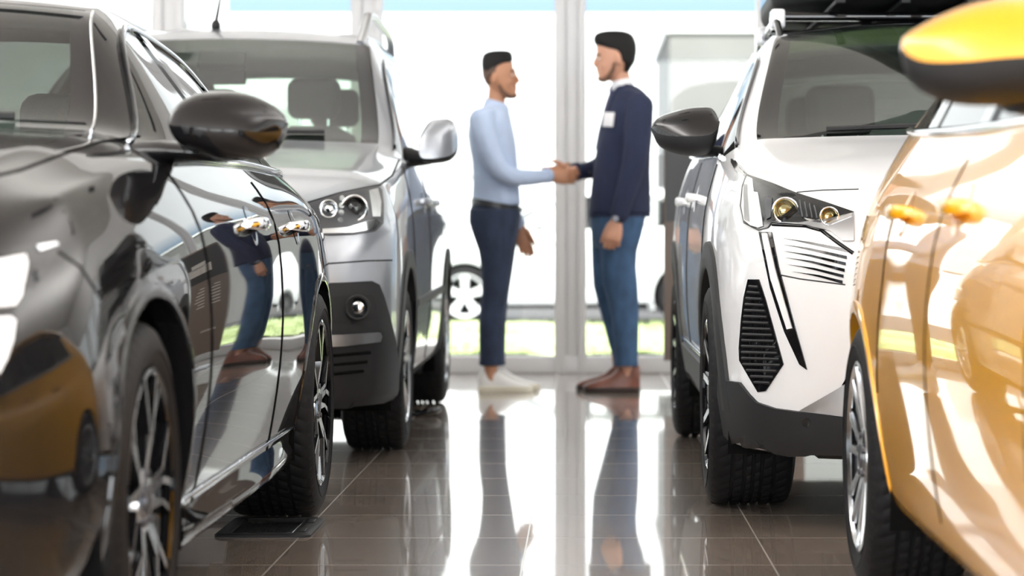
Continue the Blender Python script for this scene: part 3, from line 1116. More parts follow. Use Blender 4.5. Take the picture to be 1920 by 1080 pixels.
# ---------- dark estate car on the left
def car_black():
    root = thing('car', 'glossy black saloon with slim machined wheel spokes and a black door mirror', 'car', (-1.72, 3.72, 0))
    S = dict(L=4.75, Wmax=0.93, Rf=[.5, .5, .5, .5, .5, .5], nf=2.3, Rr=[.4] * 6, nr=2.6,
             nose=[.10, .06, .0, .0, .04, .10], tail=[.1, .05, .0, .0, .0, .04], nose_arch=0.03,
             walls=[[(0, .70, .20), (.9, .76, .21), (3.8, .76, .22), (4.75, .7, .3)],
                    [(0, .80, .20), (.6, .86, .21), (1.4, .86, .215), (2.6, .86, .215), (3.3, .862, .225), (3.9, .87, .25), (4.75, .8, .32)],
                    [(0, .84, .36), (.6, .903, .37), (1.4, .896, .37), (2.4, .893, .37), (3.2, .893, .38), (3.75, .916, .4), (4.75, .84, .45)],
                    [(0, .82, .58), (.55, .90, .58), (.93, .921, .60), (1.6, .930, .61), (2.4, .930, .62), (3.1, .923, .63), (3.72, .931, .63), (4.75, .84, .66)],
                    [(0, .76, .72), (.5, .83, .79), (.93, .885, .85), (1.6, .903, .88), (2.4, .905, .90), (3.2, .900, .92), (3.72, .904, .93), (4.3, .86, .93), (4.75, .8, .92)],
                    [(0, .70, .80), (.4, .765, .88), (.93, .80, .965), (1.5, .805, 1.015), (2.4, .80, 1.04), (3.2, .785, 1.05), (3.72, .775, 1.05), (4.3, .72, 1.04), (4.75, .68, 1.02)]],
             t1=[(0, .64, .84), (.55, .71, .93), (1.3, .69, 1.04), (1.72, .70, 1.065), (2.3, .575, 1.35), (2.6, .535, 1.395), (3.2, .545, 1.37), (3.7, .58, 1.27), (4.1, .62, 1.12), (4.4, .64, 1.05)],
             t2=[(0, .56, .86), (.55, .64, .955), (1.3, .615, 1.06), (1.72, .61, 1.085), (2.3, .50, 1.415), (2.6, .475, 1.45), (3.2, .48, 1.43), (3.7, .51, 1.33), (4.1, .54, 1.17), (4.4, .56, 1.07)],
             zc=[(0, .86), (.55, .975), (1.3, 1.085), (1.72, 1.10), (2.3, 1.44), (2.6, 1.485), (3.2, 1.47), (3.7, 1.37), (4.1, 1.21), (4.4, 1.09)],
             stations=[.62, .72, .82, .93, 1.04, 1.15, 1.27, 1.4, 1.52, 1.62, 1.72, 1.82, 1.95, 2.08, 2.2, 2.3, 2.42, 2.6, 2.8, 3.0, 3.15, 3.3, 3.45, 3.6, 3.72, 3.85, 3.98, 4.1, 4.2, 4.3],
             cowl=1.72, header=2.3, A=1.72, C=4.1, rear_header=3.45, rear_end=4.2, doors=(1.5, 2.75, 3.35), crease={4: 0.25, 1: 0.4},
             arches=[(.93, .345, .405), (3.723, .345, .39)],
             mats=dict(body_shell='paint_black', windshield='glass_car', windshield_border='gloss_black', side_window='glass_dark', rear_window='glass_dark', sill_trim='paint_black'))
    c = build_body(S, root)
    add_wheels(c, .345, .235, .243, 'Y', 'alloy', .900, .925)
    return c

# ---------- silver van-like car on the left, further away
def car_silver():
    root = thing('car', 'silver grey van with black bumper and roof rails, parked behind the black saloon', 'car', (-1.62, 8.91, 0))
    S = dict(L=4.40, Wmax=0.924, Rf=[.36, .36, .36, .36, .38, .40], nf=2.7, Rr=[.14] * 6, nr=3.0,
             nose=[.12, .06, .0, .0, .03, .12], tail=[.1, .05, .0, .0, .0, .03], nose_arch=0.02,
             walls=[[(0, .74, .22), (.6, .80, .23), (3.9, .80, .26), (4.4, .75, .3)],
                    [(0, .84, .21), (.6, .89, .23), (2, .88, .26), (3.3, .885, .27), (4.4, .86, .32)],
                    [(0, .88, .42), (.6, .915, .42), (2, .905, .42), (3.7, .915, .44), (4.4, .88, .45)],
                    [(0, .88, .68), (.6, .916, .66), (1.4, .922, .66), (2.2, .923, .66), (3.1, .919, .67), (3.7, .924, .68), (4.4, .89, .68)],
                    [(0, .86, .84), (.5, .91, .92), (1.3, .912, .97), (2.5, .912, .99), (3.7, .912, 1.01), (4.4, .88, 1.02)],
                    [(0, .80, .985), (.4, .835, 1.045), (.7, .855, 1.09), (1.2, .868, 1.155), (1.5, .865, 1.185), (2.5, .86, 1.20), (3.9, .845, 1.22), (4.4, .82, 1.22)]],
             t1=[(0, .74, 1.0), (.5, .785, 1.085), (1.2, .80, 1.185), (1.40, .815, 1.235), (2.15, .715, 1.64), (2.4, .70, 1.69), (3.9, .69, 1.69), (4.08, .69, 1.67), (4.2, .69, 1.62)],
             t2=[(0, .66, 1.01), (.5, .71, 1.105), (1.2, .73, 1.215), (1.40, .745, 1.255), (2.15, .645, 1.735), (2.4, .63, 1.795), (3.0, .62, 1.82), (3.9, .62, 1.82), (4.08, .62, 1.79), (4.2, .62, 1.69)],
             zc=[(0, 1.02), (.5, 1.13), (1.2, 1.24), (1.40, 1.275), (2.15, 1.765), (2.45, 1.845), (3.0, 1.885), (3.9, 1.875), (4.08, 1.83), (4.2, 1.73)],
             stations=[.5, .6, .7, .8, .89, .98, 1.08, 1.2, 1.3, 1.40, 1.5, 1.62, 1.75, 1.9, 2.03, 2.15, 2.27, 2.4, 2.6, 2.8, 3.0, 3.2, 3.35, 3.5, 3.675, 3.85, 3.98, 4.08, 4.15, 4.2],
             cowl=1.40, header=2.15, A=1.40, C=4.05, rear_header=4.2, rear_end=4.5, doors=(1.2, 2.27, 3.35), crease={4: 0.2, 1: 0.4},
             arches=[(.89, .335, .415), (3.675, .335, .415)],
             mats=dict(body_shell='paint_silver', windshield='glass_car', windshield_border='gloss_black', side_window='glass_dark', rear_window='glass_car', sill_trim='plastic_grey'))
    c = build_body(S, root)
    add_wheels(c, .333, .205, .215, 'F', 'alloy', .915)
    return c

# ---------- white crossover on the right
def car_white():
    root = thing('car', 'white crossover with slatted side vents, black mirrors and grey wheel arch cladding', 'car', (1.31, 6.84, 0))
    S = dict(L=4.45, Wmax=0.92, Rf=[.42, .42, .44, .46, .48, .52], nf=2.25, Rr=[.3] * 6, nr=2.6,
             nose=[.14, .10, .05, .0, .0, .06], tail=[.1, .05, .0, .0, .0, .05], nose_arch=0.03,
             walls=[[(0, .70, .215), (.9, .78, .22), (3.8, .78, .26), (4.45, .7, .34)],
                    [(0, .80, .21), (.6, .87, .22), (1.3, .86, .235), (2.4, .855, .245), (3.3, .865, .26), (4.45, .8, .36)],
                    [(0, .83, .33), (.45, .89, .37), (.6, .90, .40), (.92, .90, .43), (1.3, .902, .43), (2.4, .902, .43), (3.3, .901, .45), (4.45, .84, .5)],
                    [(0, .82, .68), (.6, .903, .68), (.92, .914, .70), (1.6, .919, .69), (2.5, .919, .70), (3.2, .914, .72), (3.6, .923, .72), (4.45, .84, .72)],
                    [(0, .78, .84), (.5, .87, .89), (.92, .90, .94), (1.5, .904, .95), (2.5, .906, .97), (3.2, .905, .98), (3.6, .912, .99), (4.2, .86, 1.0), (4.45, .8, 1.0)],
                    [(0, .70, .93), (.35, .78, .985), (.58, .815, 1.035), (1.0, .845, 1.095), (1.3, .85, 1.125), (2.4, .85, 1.16), (3.6, .84, 1.20), (4.2, .78, 1.22), (4.45, .74, 1.2)]],
             t1=[(0, .66, .94), (.55, .76, 1.045), (1.0, .79, 1.12), (1.2, .795, 1.155), (2.11, .665, 1.51), (2.6, .645, 1.56), (3.4, .62, 1.545), (4.0, .585, 1.45), (4.3, .57, 1.36)],
             t2=[(0, .60, .95), (.55, .69, 1.06), (1.0, .725, 1.14), (1.2, .73, 1.18), (2.11, .60, 1.60), (2.6, .58, 1.64), (3.4, .56, 1.625), (4.0, .53, 1.53), (4.3, .52, 1.40)],
             zc=[(0, .96), (.55, 1.085), (1.0, 1.165), (1.2, 1.195), (2.11, 1.645), (2.6, 1.69), (3.4, 1.67), (4.0, 1.575), (4.3, 1.43)],
             stations=[.62, .72, .82, .92, 1.02, 1.12, 1.2, 1.3, 1.42, 1.55, 1.7, 1.85, 2.0, 2.11, 2.22, 2.4, 2.6, 2.8, 3.0, 3.15, 3.3, 3.45, 3.6, 3.72, 3.84, 3.95, 4.05],
             cowl=1.20, header=2.11, A=1.20, C=3.95, rear_header=3.95, rear_end=4.5, doors=(1.3, 2.4, 3.3), crease={4: 0.25, 1: 0.4},
             arches=[(.92, .35, .42), (3.6, .35, .42)],
             mats=dict(body_shell='paint_white', windshield='glass_car', windshield_border='gloss_black', side_window='glass_dark', rear_window='glass_dark', sill_trim='plastic_grey', roof_panel='gloss_black'))
    c = build_body(S, root)
    add_wheels(c, .352, .225, .228, 'V', 'alloy', .922)
    return c

# ---------- yellow hatchback close on the right
def car_yellow():
    root = thing('car', 'yellow hatchback with yellow mirror cap, parked in front of the white crossover', 'car', (1.53, 2.40, 0))
    S = dict(L=4.12, Wmax=0.885, Rf=[.42] * 6, nf=2.4, Rr=[.35] * 6, nr=2.4,
             nose=[.14, .08, .03, .0, .02, .08], tail=[.1, .05, .0, .0, .0, .05], nose_arch=0.03,
             walls=[[(0, .70, .20), (.9, .74, .22), (3.6, .74, .24), (4.12, .65, .3)],
                    [(0, .78, .20), (.6, .82, .22), (1.3, .825, .225), (2.4, .825, .23), (2.95, .825, .235), (3.5, .82, .28), (4.12, .74, .34)],
                    [(0, .82, .40), (.6, .865, .40), (1.3, .860, .38), (2.4, .858, .38), (3.0, .858, .39), (3.45, .868, .44), (4.12, .78, .46)],
                    [(0, .82, .62), (.6, .866, .62), (1.3, .880, .64), (2.1, .883, .66), (2.9, .877, .68), (3.45, .883, .68), (4.12, .78, .7)],
                    [(0, .76, .78), (.5, .84, .85), (.85, .84, .88), (1.6, .848, .89), (2.4, .846, .90), (3.0, .842, .91), (3.45, .843, .92), (3.8, .80, .93), (4.12, .74, .93)],
                    [(0, .66, .90), (.5, .745, .98), (1.2, .765, 1.03), (2.4, .755, 1.06), (3.2, .745, 1.09), (3.6, .72, 1.11), (4.12, .64, 1.08)]],
             t1=[(0, .62, .91), (.55, .69, 1.0), (1.05, .71, 1.06), (1.2, .71, 1.09), (1.95, .58, 1.42), (2.4, .565, 1.46), (3.0, .56, 1.44), (3.5, .57, 1.33), (3.8, .57, 1.22)],
             t2=[(0, .56, .92), (.55, .63, 1.02), (1.05, .65, 1.09), (1.2, .65, 1.11), (1.95, .53, 1.49), (2.4, .51, 1.52), (3.0, .50, 1.51), (3.5, .49, 1.42), (3.8, .48, 1.30)],
             zc=[(0, .93), (.55, 1.04), (1.05, 1.11), (1.2, 1.125), (1.95, 1.52), (2.4, 1.55), (3.0, 1.54), (3.5, 1.46), (3.8, 1.34)],
             stations=[.55, .65, .75, .85, .95, 1.06, 1.2, 1.32, 1.45, 1.6, 1.78, 1.95, 2.1, 2.25, 2.4, 2.55, 2.7, 2.85, 3.0, 3.12, 3.25, 3.35, 3.45, 3.55, 3.63, 3.7],
             cowl=1.2, header=1.95, A=1.2, C=3.5, rear_header=3.5, rear_end=4.2, doors=(1.2, 2.25, 3.0), crease={4: 0.25, 1: 0.4},
             arches=[(.85, .32, .36), (3.45, .32, .365)],
             mats=dict(body_shell='paint_yellow', windshield='glass_car', windshield_border='gloss_black', side_window='glass_dark', rear_window='glass_dark', sill_trim='paint_yellow'))
    c = build_body(S, root)
    add_wheels(c, .322, .205, .218, 'M', 'alloy', .875)
    return c

CAR_A, CAR_B, CAR_C, CAR_D = car_black(), car_silver(), car_white(), car_yellow()
# ------------------------------------------------------------------ lamps, trims, seams, mirrors of each car
def disc(car, name, c, r, mode, mt, off=0.004, thick=0.012, parent=None, mirror=True, dome=0.0, n=28, step=None, ratio=1.0):
    pts = [(c[0] + r * math.cos(2 * math.pi * k / n), c[1] + r * ratio * math.sin(2 * math.pi * k / n)) for k in range(n)]
    return patch(car, name, pts, mode, mt, parent, off, thick, step or r * 0.35, mirror, dome=dome)

def lens(car, name, px, r, Y_off, parent, ring_mt='chrome', core='lens_reflection', mirror=True):
    """round projector: chrome ring, dark bowl and a glass ball, facing forward (-y)"""
    pos, n = hit(car, px, 'px')
    c = pos + Vector((0, Y_off, 0))
    sides = (1, -1) if mirror else (1,)
    for s in sides:
        cc = Vector((s * c.x, c.y, c.z))
        mb = MB().lathe([(0.03, r * .55), (0.0, r * .98), (-.012, r * 1.06), (-.018, r), (-.006, r * .86), (.02, r * .7)], 32, 'y', cc)
        par = parent if s > 0 else TWIN.get(parent.name, parent)
        mb.tube([cc + Vector((r * math.cos(t), -.016, r * math.sin(t))) for t in np.linspace(0, 2 * math.pi, 41)], r * .12, 8, cap=False)
        ro = mb.build('lamp_ring', ring_mt, par, 40)
        b = MB().ellipsoid(cc + Vector((0, .01, 0)), (r * .82, r * .5, r * .82))
        b.build('lamp_lens', core, par, 60)

# ================= white crossover
def detail_white(c):
    R = c.root
    # bonnet edge and shut lines
    hl_top = [(1400, 329), (1449, 346), (1493, 364), (1547, 381), (1600, 399)]
    lamp = patch(c, 'headlight', hl_top + [(1597, 404), (1560, 414), (1511, 421), (1470, 419), (1449, 419), (1441, 428), (1422, 433), (1397, 420), (1390, 387), (1394, 350)],
                 'px', 'gloss_black', None, .006, .02, 9, True)
    patch(c, 'daylight_bar', [(1416, 362), (1424, 364), (1434, 426), (1424, 429)], 'px', 'lamp_white', lamp, .009, .004, 8, True)
    patch(c, 'daylight_bar', [(1398, 348), (1404, 349), (1410, 418), (1400, 414)], 'px', 'lamp_reflector', lamp, .009, .004, 8, True)
    patch(c, 'lamp_bezel', [(1436, 372), (1450, 374), (1448, 410), (1440, 414)], 'px', 'brushed_dark', lamp, .009, .004, 8, True)
    patch(c, 'lamp_fin', [(1510, 412), (1552, 419), (1598, 403), (1598, 409), (1560, 424), (1520, 418)], 'px', 'chrome', lamp, .009, .006, 8, True)
    lens(c, 'projector', (1471, 395), .036, -.014, lamp)
    lens(c, 'projector', (1553, 406), .026, -.012, lamp)
    for k in range(4):
        seam(c, 'lamp_rib', [(1500 + k * 9, 380 + k * 3), (1506 + k * 9, 410 + k * 1)], 'px', 'brushed_dark', .0025, .008, lamp, True)
    patch(c, 'lamp_cover', hl_top + [(1560, 414), (1511, 421), (1449, 419), (1422, 433), (1397, 420), (1390, 387), (1394, 350)], 'px', 'glass_lamp', lamp, .04, .002, 12, True)
    # bonnet shut line above the lamp and across the nose
    seam(c, 'shut_line', [(1372, 300), (1385, 315)] + hl_top, 'px', 'matte_black', .004, .001, None, True)
    seam(c, 'shut_line', [(1494, 361), (1540, 357), (1610, 355)], 'px', 'plastic_grey', .0025, 0, None, True)
    patch(c, 'lamp_wing', [(1450, 419), (1500, 420), (1540, 414), (1566, 410), (1602, 402), (1602, 452), (1580, 452), (1558, 434), (1511, 424)], 'px', 'satin_silver', lamp, .008, .008, 8, True)
    patch(c, 'lamp_reflector', [(1396, 352), (1402, 334), (1412, 338), (1416, 362), (1424, 428), (1410, 424), (1398, 414), (1393, 388)], 'px', 'lamp_white', lamp, .007, .006, 8, True)
    # light fang
    fang = patch(c, 'running_light', [(1425, 436), (1448, 436), (1461, 500), (1494, 622), (1514, 693), (1500, 683), (1472, 622), (1446, 540)], 'px', 'gloss_black', None, .006, .014, 9, True)
    patch(c, 'light_guide', [(1432, 440), (1442, 440), (1455, 500), (1487, 615), (1478, 617), (1449, 525)], 'px', 'lamp_white', fang, .010, .006, 8, True)
    # side vent with slats
    vo = [(1404, 524), (1424, 524), (1436, 560), (1470, 683), (1437, 733), (1422, 735), (1396, 690), (1388, 676), (1387, 653), (1391, 600), (1396, 558)]
    vent = patch(c, 'side_vent', vo, 'px', 'gloss_black', None, .004, .014, 10, True)
    Bv = resample(vo, 4)
    for k in range(17):
        y = 537 + k * 11.2
        xs = [p[0] for p in Bv if abs(p[1] - y) < 4]
        if len(xs) < 2: continue
        a, b = min(xs) + 7, max(xs) - 5
        if b - a < 8: continue
        seam(c, 'vent_slat', [(a, y), (b, y + 1.5)], 'px', 'plastic_grey', .0042, .006, vent, True)
    # grille slits cut in the white panel
    rows = [((1468, 447), (1590, 467)), ((1470, 459), (1588, 480)), ((1471, 471), (1586, 492)), ((1474, 483), (1584, 504)), ((1478, 496), (1582, 515)), ((1486, 509), (1580, 526))]
    for i, (a, b) in enumerate(rows):
        pts = [a, (a[0] + 50, a[1] + 6.5), b, (b[0], b[1] + 6), (a[0] + 52, a[1] + 11), (a[0] + 26, a[1] + 5)]
        patch(c, 'grille_slit', pts, 'px', 'gloss_black', None, .003, .008, 8, True)
    seam(c, 'shut_line', [(1460, 515), (1500, 523), (1585, 534)], 'px', 'plastic_grey', .002, .0, None, True)
    seam(c, 'shut_line', [(1449, 421), (1511, 424), (1540, 432), (1572, 456), (1600, 475)], 'px', 'gloss_black', .006, .0, None, True)
    # lower bumper
    low = [(1352, 700), (1363, 713), (1390, 717), (1408, 740), (1422, 754), (1455, 765), (1499, 771), (1600, 784)]
    lb = patch(c, 'bumper_skirt', low + [(1600, 852), (1500, 850), (1440, 852), (1392, 846), (1362, 815), (1350, 740)], 'px', 'plastic_grey', None, .010, .03, 12, True)
    patch(c, 'skid_plate', [(1500, 769), (1579, 724), (1640, 700), (1640, 786), (1585, 780)], 'px', 'satin_silver', None, .006, .015, 12, True)
    patch(c, 'air_intake', [(1579, 722), (1592, 700), (1640, 690), (1640, 698)], 'px', 'matte_black', None, .007, .015, 10, True)
    disc(c, 'parking_sensor', (1514, 790), 7.5, 'px', 'gloss_black', .013, .01, None, True)
    # black undertray lip
    mb = MB()
    rings = []
    for x in np.linspace(-.62, .62, 13):
        y = .10 + .10 * (abs(x) / .62) ** 3
        rings.append([Vector((x, y, .30)), Vector((x, y - .01, .24)), Vector((x, y + .04, .205)), Vector((x, .5, .20)), Vector((x, .5, .30))])
    mb.loft(rings); mb.build('undertray', 'plastic_black', R, 40)
    # wheel arch cladding and sills
    for a in c.S['arches']:
        arch_trim(c, 'wheel_arch_trim', a[0], a[1], a[2] - .012, .495, 'plastic_grey', -22, 183 if a is c.S['arches'][0] else 202, .02, .012)
    for s in (1, -1):
        mb = MB(); rings = []
        for u in np.linspace(1.36, 3.16, 24):
            p1, n1 = hit(c, (u, .30), 'side'); p2, n2 = hit(c, (u, .43), 'side'); p0, n0 = hit(c, (u, .245), 'side')
            rings.append([Vector((s * (p0.x - .02), u, .235)), Vector((s * (p0.x + .014), u, .245)), Vector((s * (p1.x + .016), u, .31)), Vector((s * (p2.x + .012), u, .42)), Vector((s * (p2.x - .01), u, .435))])
        mb.loft(rings, cap=False, closed=False); mb.build('sill_cladding', 'plastic_grey', R, 40)
        mb = MB()
        mb.tube([(s * (hit(c, (u, .45), 'side')[0].x + .006), u, .45) for u in np.linspace(1.36, 3.1, 16)], .008, 8); mb.build('sill_strip', 'chrome', R, 50)
    # fender badge plate
    patch(c, 'fender_badge', [(1371, 305), (1380, 303), (1402, 328), (1399, 335), (1378, 319)], 'px', 'chrome', None, .005, .008, 8, True)
    # doors
    seam(c, 'shut_line', [(1.30, .45), (1.28, .8), (1.31, 1.10)], 'side', 'matte_black', .003, 0, None, True)
    seam(c, 'shut_line', [(2.40, .30), (2.40, 1.14)], 'side', 'matte_black', .003, 0, None, True)
    handles(c, [(2.05, 'front_door'), (2.95, 'rear_door')], 1.0, 'paint_white')
    door_mirror(c, [(1220, 240), (1229, 224), (1258, 211), (1302, 201), (1329, 200), (1340, 209), (1347, 231)], [(1220, 240), (1233, 271), (1262, 287), (1296, 293), (1325, 290), (1340, 270), (1347, 231)],
                8.35, .12, 'gloss_black', 'plastic_black', [(1296, 281, 8.36, .022, .035), (1345, 284, 8.36, .02, .04), (1372, 288, 8.32, .022, .05), (1395, 292, 8.3, .03, .05)], .38, -1)
    # window line: bright strip, black pillars
    for s in (1, -1): window_trim(c, s, 'gloss_black', 'chrome')
    interior(c, .45, 1.14, 1.75, 2.55, 3.35, .62, 1.22)
    wiper(c, 1.23, .55)
    # roof bars and box
    for s in (-1, 1):
        mb = MB().tube([(s * .57, 2.2, 1.60), (s * .575, 2.3, 1.665), (s * .57, 2.5, 1.69), (s * .56, 3.4, 1.685), (s * .54, 3.8, 1.62)], .014, 8)
        mb.build('roof_rail', 'gloss_black', R, 50)
    bx = thing('roof_rack', 'black roof bars with pale clamp feet on the white crossover', 'roof rack', (1.31, 6.84, 0))
    for u in (2.42, 3.2):
        mb = MB().box((0, u, 1.70), (1.18, .07, .03), bev=.01); mb.build('crossbar', 'gloss_black', bx, 40)
        for s in (-1, 1):
            mb = MB().box((s * .565, u, 1.69), (.055, .09, .075), bev=.012); mb.build('clamp_foot', 'lamp_white', bx, 40)
    box = thing('roof_box', 'glossy black roof box on the bars above the white crossover', 'roof box', (1.31, 6.84, 0))
    def shell(z0, z1, inset, name, mt, low):
        mb = MB(); rings = []
        for i, u in enumerate(np.linspace(1.92, 3.9, 30)):
            t = i / 29
            e = max(0.02, (1 - abs(2 * t - 1) ** 4.0)) ** .5
            hw = (.24 + .33 * min(1, t * 2.6)) * (0.35 + .65 * e)
            hz = (z1 - z0) * (0.25 + 0.75 * min(1, math.sin(math.pi * min(.5, t * .85 + .06))))
            ring = []
            for k in range(25):
                a = math.pi * k / 24
                x = hw * math.copysign(abs(math.cos(a)) ** .45, math.cos(a))
                z = (hz if not low else -.075 * min(1, e * 1.4)) * abs(math.sin(a)) ** .5
                ring.append(Vector((x, u, z0 + .02 * (1 - t) + z)))
            rings.append(ring)
        mb.loft(rings, cap=True, closed=True)
        return mb.build(name, mt, box, 40)
    shell(1.80, 2.16, 0, 'box_lid', 'gloss_black', False)
    shell(1.795, 2.0, 0, 'box_tray', 'plastic_black', True)
    mb = MB()
    for x in (-.36, -.12, .12, .36): mb.box((x, 2.8, 1.725), (.035, 1.5, .02), bev=.006)
    mb.build('tray_ribs', 'plastic_black', box, 40)

def window_trim(c, s, frame, line):
    """black frame tubes along the side glass, pillar between the doors, bright waist line"""
    S = c.S
    A, C = S['A'], S['C']
    T0, T1 = interp(S['walls'][5]), interp(S['t1'])
    us = np.linspace(A + .02, C, 40)
    low = []; up = []
    for u in us:
        v0, z0 = T0(u); v1, z1 = T1(u)
        a = Vector((v0, u, z0)); b = Vector((v1, u, z1))
        low.append(a); up.append(b)
    def snap(p):
        q = c.bvh.find_nearest(p); n = q[1]
        if n.x < 0: n = -n
        return q[0] + n * .004
    def m(p): return Vector((s * p.x, p.y, p.z))
    low = [snap(p) for p in low]; up = [snap(p) for p in up]
    par = c.parts.get(('side_window', s)) or c.root
    MB().tube([m(p) for p in up], .014, 8, flat=.5).build('window_frame', frame, par, 50)
    MB().tube([m(p + Vector((0, 0, .002))) for p in low], .010, 8).build('waist_strip', line, par, 50)
    # pillars
    for up_, w in ((S['doors'][1], .05), (S['doors'][1] + (C - S['doors'][1]) * .62, .03)):
        v0, z0 = T0(up_); v1, z1 = T1(up_)
        rings = []
        for t in np.linspace(0, 1, 9):
            r = []
            for du in (-w, -w * .5, 0, w * .5, w):
                uu = min(up_ + du, C)
                a0, b0 = T0(uu); a1, b1 = T1(uu)
                p = snap(Vector((a0 + (a1 - a0) * t, uu, b0 + (b1 - b0) * t)))
                r.append(m(p + Vector((.004, 0, 0))))
            rings.append(r)
        MB().loft(rings, cap=False, closed=False).build('window_pillar', frame, par, 40)

def wiper(c, u, half):
    mb = MB()
    for x0, x1 in ((-half * .9, -.05), (-.02, half * .85)):
        P = []
        for t in np.linspace(0, 1, 10):
            pos, n = hit(c, (x0 + (x1 - x0) * t, u + .02 + .03 * t), 'top')
            P.append(pos + n * .012)
        m1 = MB().tube(P, .009, 6); m1.build('wiper', 'plastic_black', c.root, 50)

# ================= silver van
def detail_silver(c):
    R = c.root
    lamp = patch(c, 'headlight', [(560, 388), (600, 376), (638, 364), (675, 356), (707, 350), (715, 358), (718, 387), (717, 420), (703, 434), (666, 440), (621, 442), (590, 440), (560, 430)], 'px', 'brushed_dark', None, .006, .02, 9, True)
    patch(c, 'lamp_strip', [(590, 432), (650, 428), (700, 412), (712, 418), (700, 431), (660, 438), (592, 440)], 'px', 'lamp_reflector', lamp, .010, .006, 8, True)
    patch(c, 'lamp_panel', [(690, 360), (706, 355), (712, 380), (710, 408), (696, 408)], 'px', 'lamp_reflector', lamp, .009, .006, 8, True)
    lens(c, 'projector', (666, 391), .047, -.018, lamp, 'chrome', 'gloss_black')
    lens(c, 'projector', (618, 392), .032, -.018, lamp, 'chrome', 'lamp_reflector')
    for k in range(4):
        disc(c, 'lamp_pearl', (640 - k * 1, 376 + k * 13), 5, 'px', 'lamp_reflector', .012, .008, lamp, True, step=3)
    patch(c, 'lamp_cover', [(560, 388), (638, 364), (707, 350), (715, 358), (718, 387), (717, 420), (703, 434), (666, 440), (621, 442), (560, 432)], 'px', 'glass_lamp', lamp, .05, .002, 12, True)
    seam(c, 'shut_line', [(540, 392), (585, 378), (638, 362), (712, 347), (735, 330), (748, 300)], 'px', 'matte_black', .004, .001, None, True)
    blk = [(500, 535), (580, 532), (640, 530), (693, 527), (707, 534), (716, 557), (728, 600), (738, 642), (744, 690), (742, 740), (730, 768), (640, 770), (500, 770)]
    bp = patch(c, 'bumper_skirt', blk, 'px', 'plastic_grey', None, .012, .03, 12, True)
    seam(c, 'shut_line', [(560, 497), (620, 494), (690, 489), (735, 488)], 'px', 'matte_black', .003, 0, None, True)
    fog = patch(c, 'fog_lamp', [(620, 557), (690, 552), (697, 560), (702, 596), (690, 600), (620, 607)], 'px', 'plastic_black', None, .016, .008, 9, True)
    lens(c, 'fog', (673, 576), .043, -.032, fog, 'plastic_black', 'lamp_reflector')
    patch(c, 'skid_bar', [(560, 629), (640, 627), (704, 623), (707, 630), (704, 640), (640, 648), (560, 651)], 'px', 'satin_silver', bp, .024, .02, 9, True)
    for k in range(3):
        seam(c, 'grille_bar', [(560, 668 + 17 * k), (630, 665 + 17 * k), (690 - 6 * k, 660 + 17 * k)], 'px', 'matte_black', .006, .012, bp, True)
    for a in c.S['arches']:
        arch_trim(c, 'wheel_arch_trim', a[0], a[1], a[2] - .012, .475, 'plastic_grey', -20, 181 if a is c.S['arches'][0] else 200, .02, .010)
    seam(c, 'shut_line', [(1.2, .40), (1.2, 1.15)], 'side', 'matte_black', .003, 0, None, True)
    seam(c, 'shut_line', [(2.27, .30), (2.27, 1.18)], 'side', 'matte_black', .003, 0, None, True)
    seam(c, 'side_rub_strip', [(1.36, .58), (3.22, .60)], 'side', 'plastic_grey', .022, .0, None, True, flat=.4)
    handles(c, [(2.0, 'front_door'), (2.55, 'rear_door')], 1.02, 'paint_silver')
    door_mirror(c, [(788, 268), (790, 255), (795, 243), (802, 231), (814, 223.5), (837, 222), (850, 227), (856, 240), (858.5, 252), (859, 264)], [(788, 276), (790, 296), (797, 305), (810, 307), (825, 306), (842, 302), (853, 293), (858, 280), (859, 270)],
                10.55, .12, 'paint_silver', 'plastic_black', [(806, 300, 10.56, .02, .05), (785, 297, 10.58, .035, .06), (765, 295, 10.6, .045, .06), (750, 295, 10.6, .05, .06)], .10, 1, .45)
    for s in (1, -1): window_trim(c, s, 'gloss_black', 'gloss_black')
    interior(c, .55, 1.22, 1.95, 2.75, 3.6, .64, 1.40, .26)
    wiper(c, 1.43, .6)
    for s in (-1, 1):
        mb = MB().tube([(s * .60, 2.20, hit(c, (.60, 2.20), 'top')[0].z - .01), (s * .61, 2.24, 1.80), (s * .62, 2.34, 1.885), (s * .62, 2.6, 1.91), (s * .61, 3.6, 1.91), (s * .605, 3.85, 1.88), (s * .60, 3.92, 1.82)], [.026, .024, .02, .018, .018, .02, .024], 10)
        mb.build('roof_rail', 'satin_silver', R, 50)
    an = MB(); az = hit(c, (.10, 2.42), 'top')[0].z - 1.872
    an.ellipsoid((-.10, 2.42, 1.885 + az), (.022, .035, .03)); an.tube([(-.10, 2.42, 1.90 + az), (-.092, 2.50, 2.02 + az), (-.075, 2.66, 2.28 + az)], [.010, .006, .003], 8)
    an.build('antenna', 'plastic_black', R, 50)
    mb = MB().box((-.02, 2.08, 1.66), (.22, .10, .05), rot=Matrix.Rotation(math.radians(40), 3, 'X'), bev=.015); mb.build('sensor_housing', 'interior_dark', R, 40)
    mb = MB().box((-.06, 2.30, 1.60), (.24, .03, .07), bev=.012); mb.build('rear_view_mirror', 'interior_dark', R, 40)

def skirt(c, u0, u1):
    """rounded blade along the bottom of the doors"""
    for s in (1, -1):
        rings = []
        for u in np.linspace(u0, u1, 30):
            p, n = hit(c, (u, .25), 'side'); q, n = hit(c, (u, .30), 'side')
            t = (u - u0) / (u1 - u0)
            k = .012 + .016 * math.sin(math.pi * min(1, t * 1.02)) ** .5
            rings.append([Vector((s * x, u, z)) for x, z in ((p.x - .04, .196), (p.x + k * .6, .200), (p.x + k * 1.25, .218), (p.x + k * 1.15, .240), (p.x + k * .6, .262), (q.x - .004, .285))])
        MB().loft(rings, cap=False, closed=False).build('side_skirt', 'paint_black', c.root, 50)

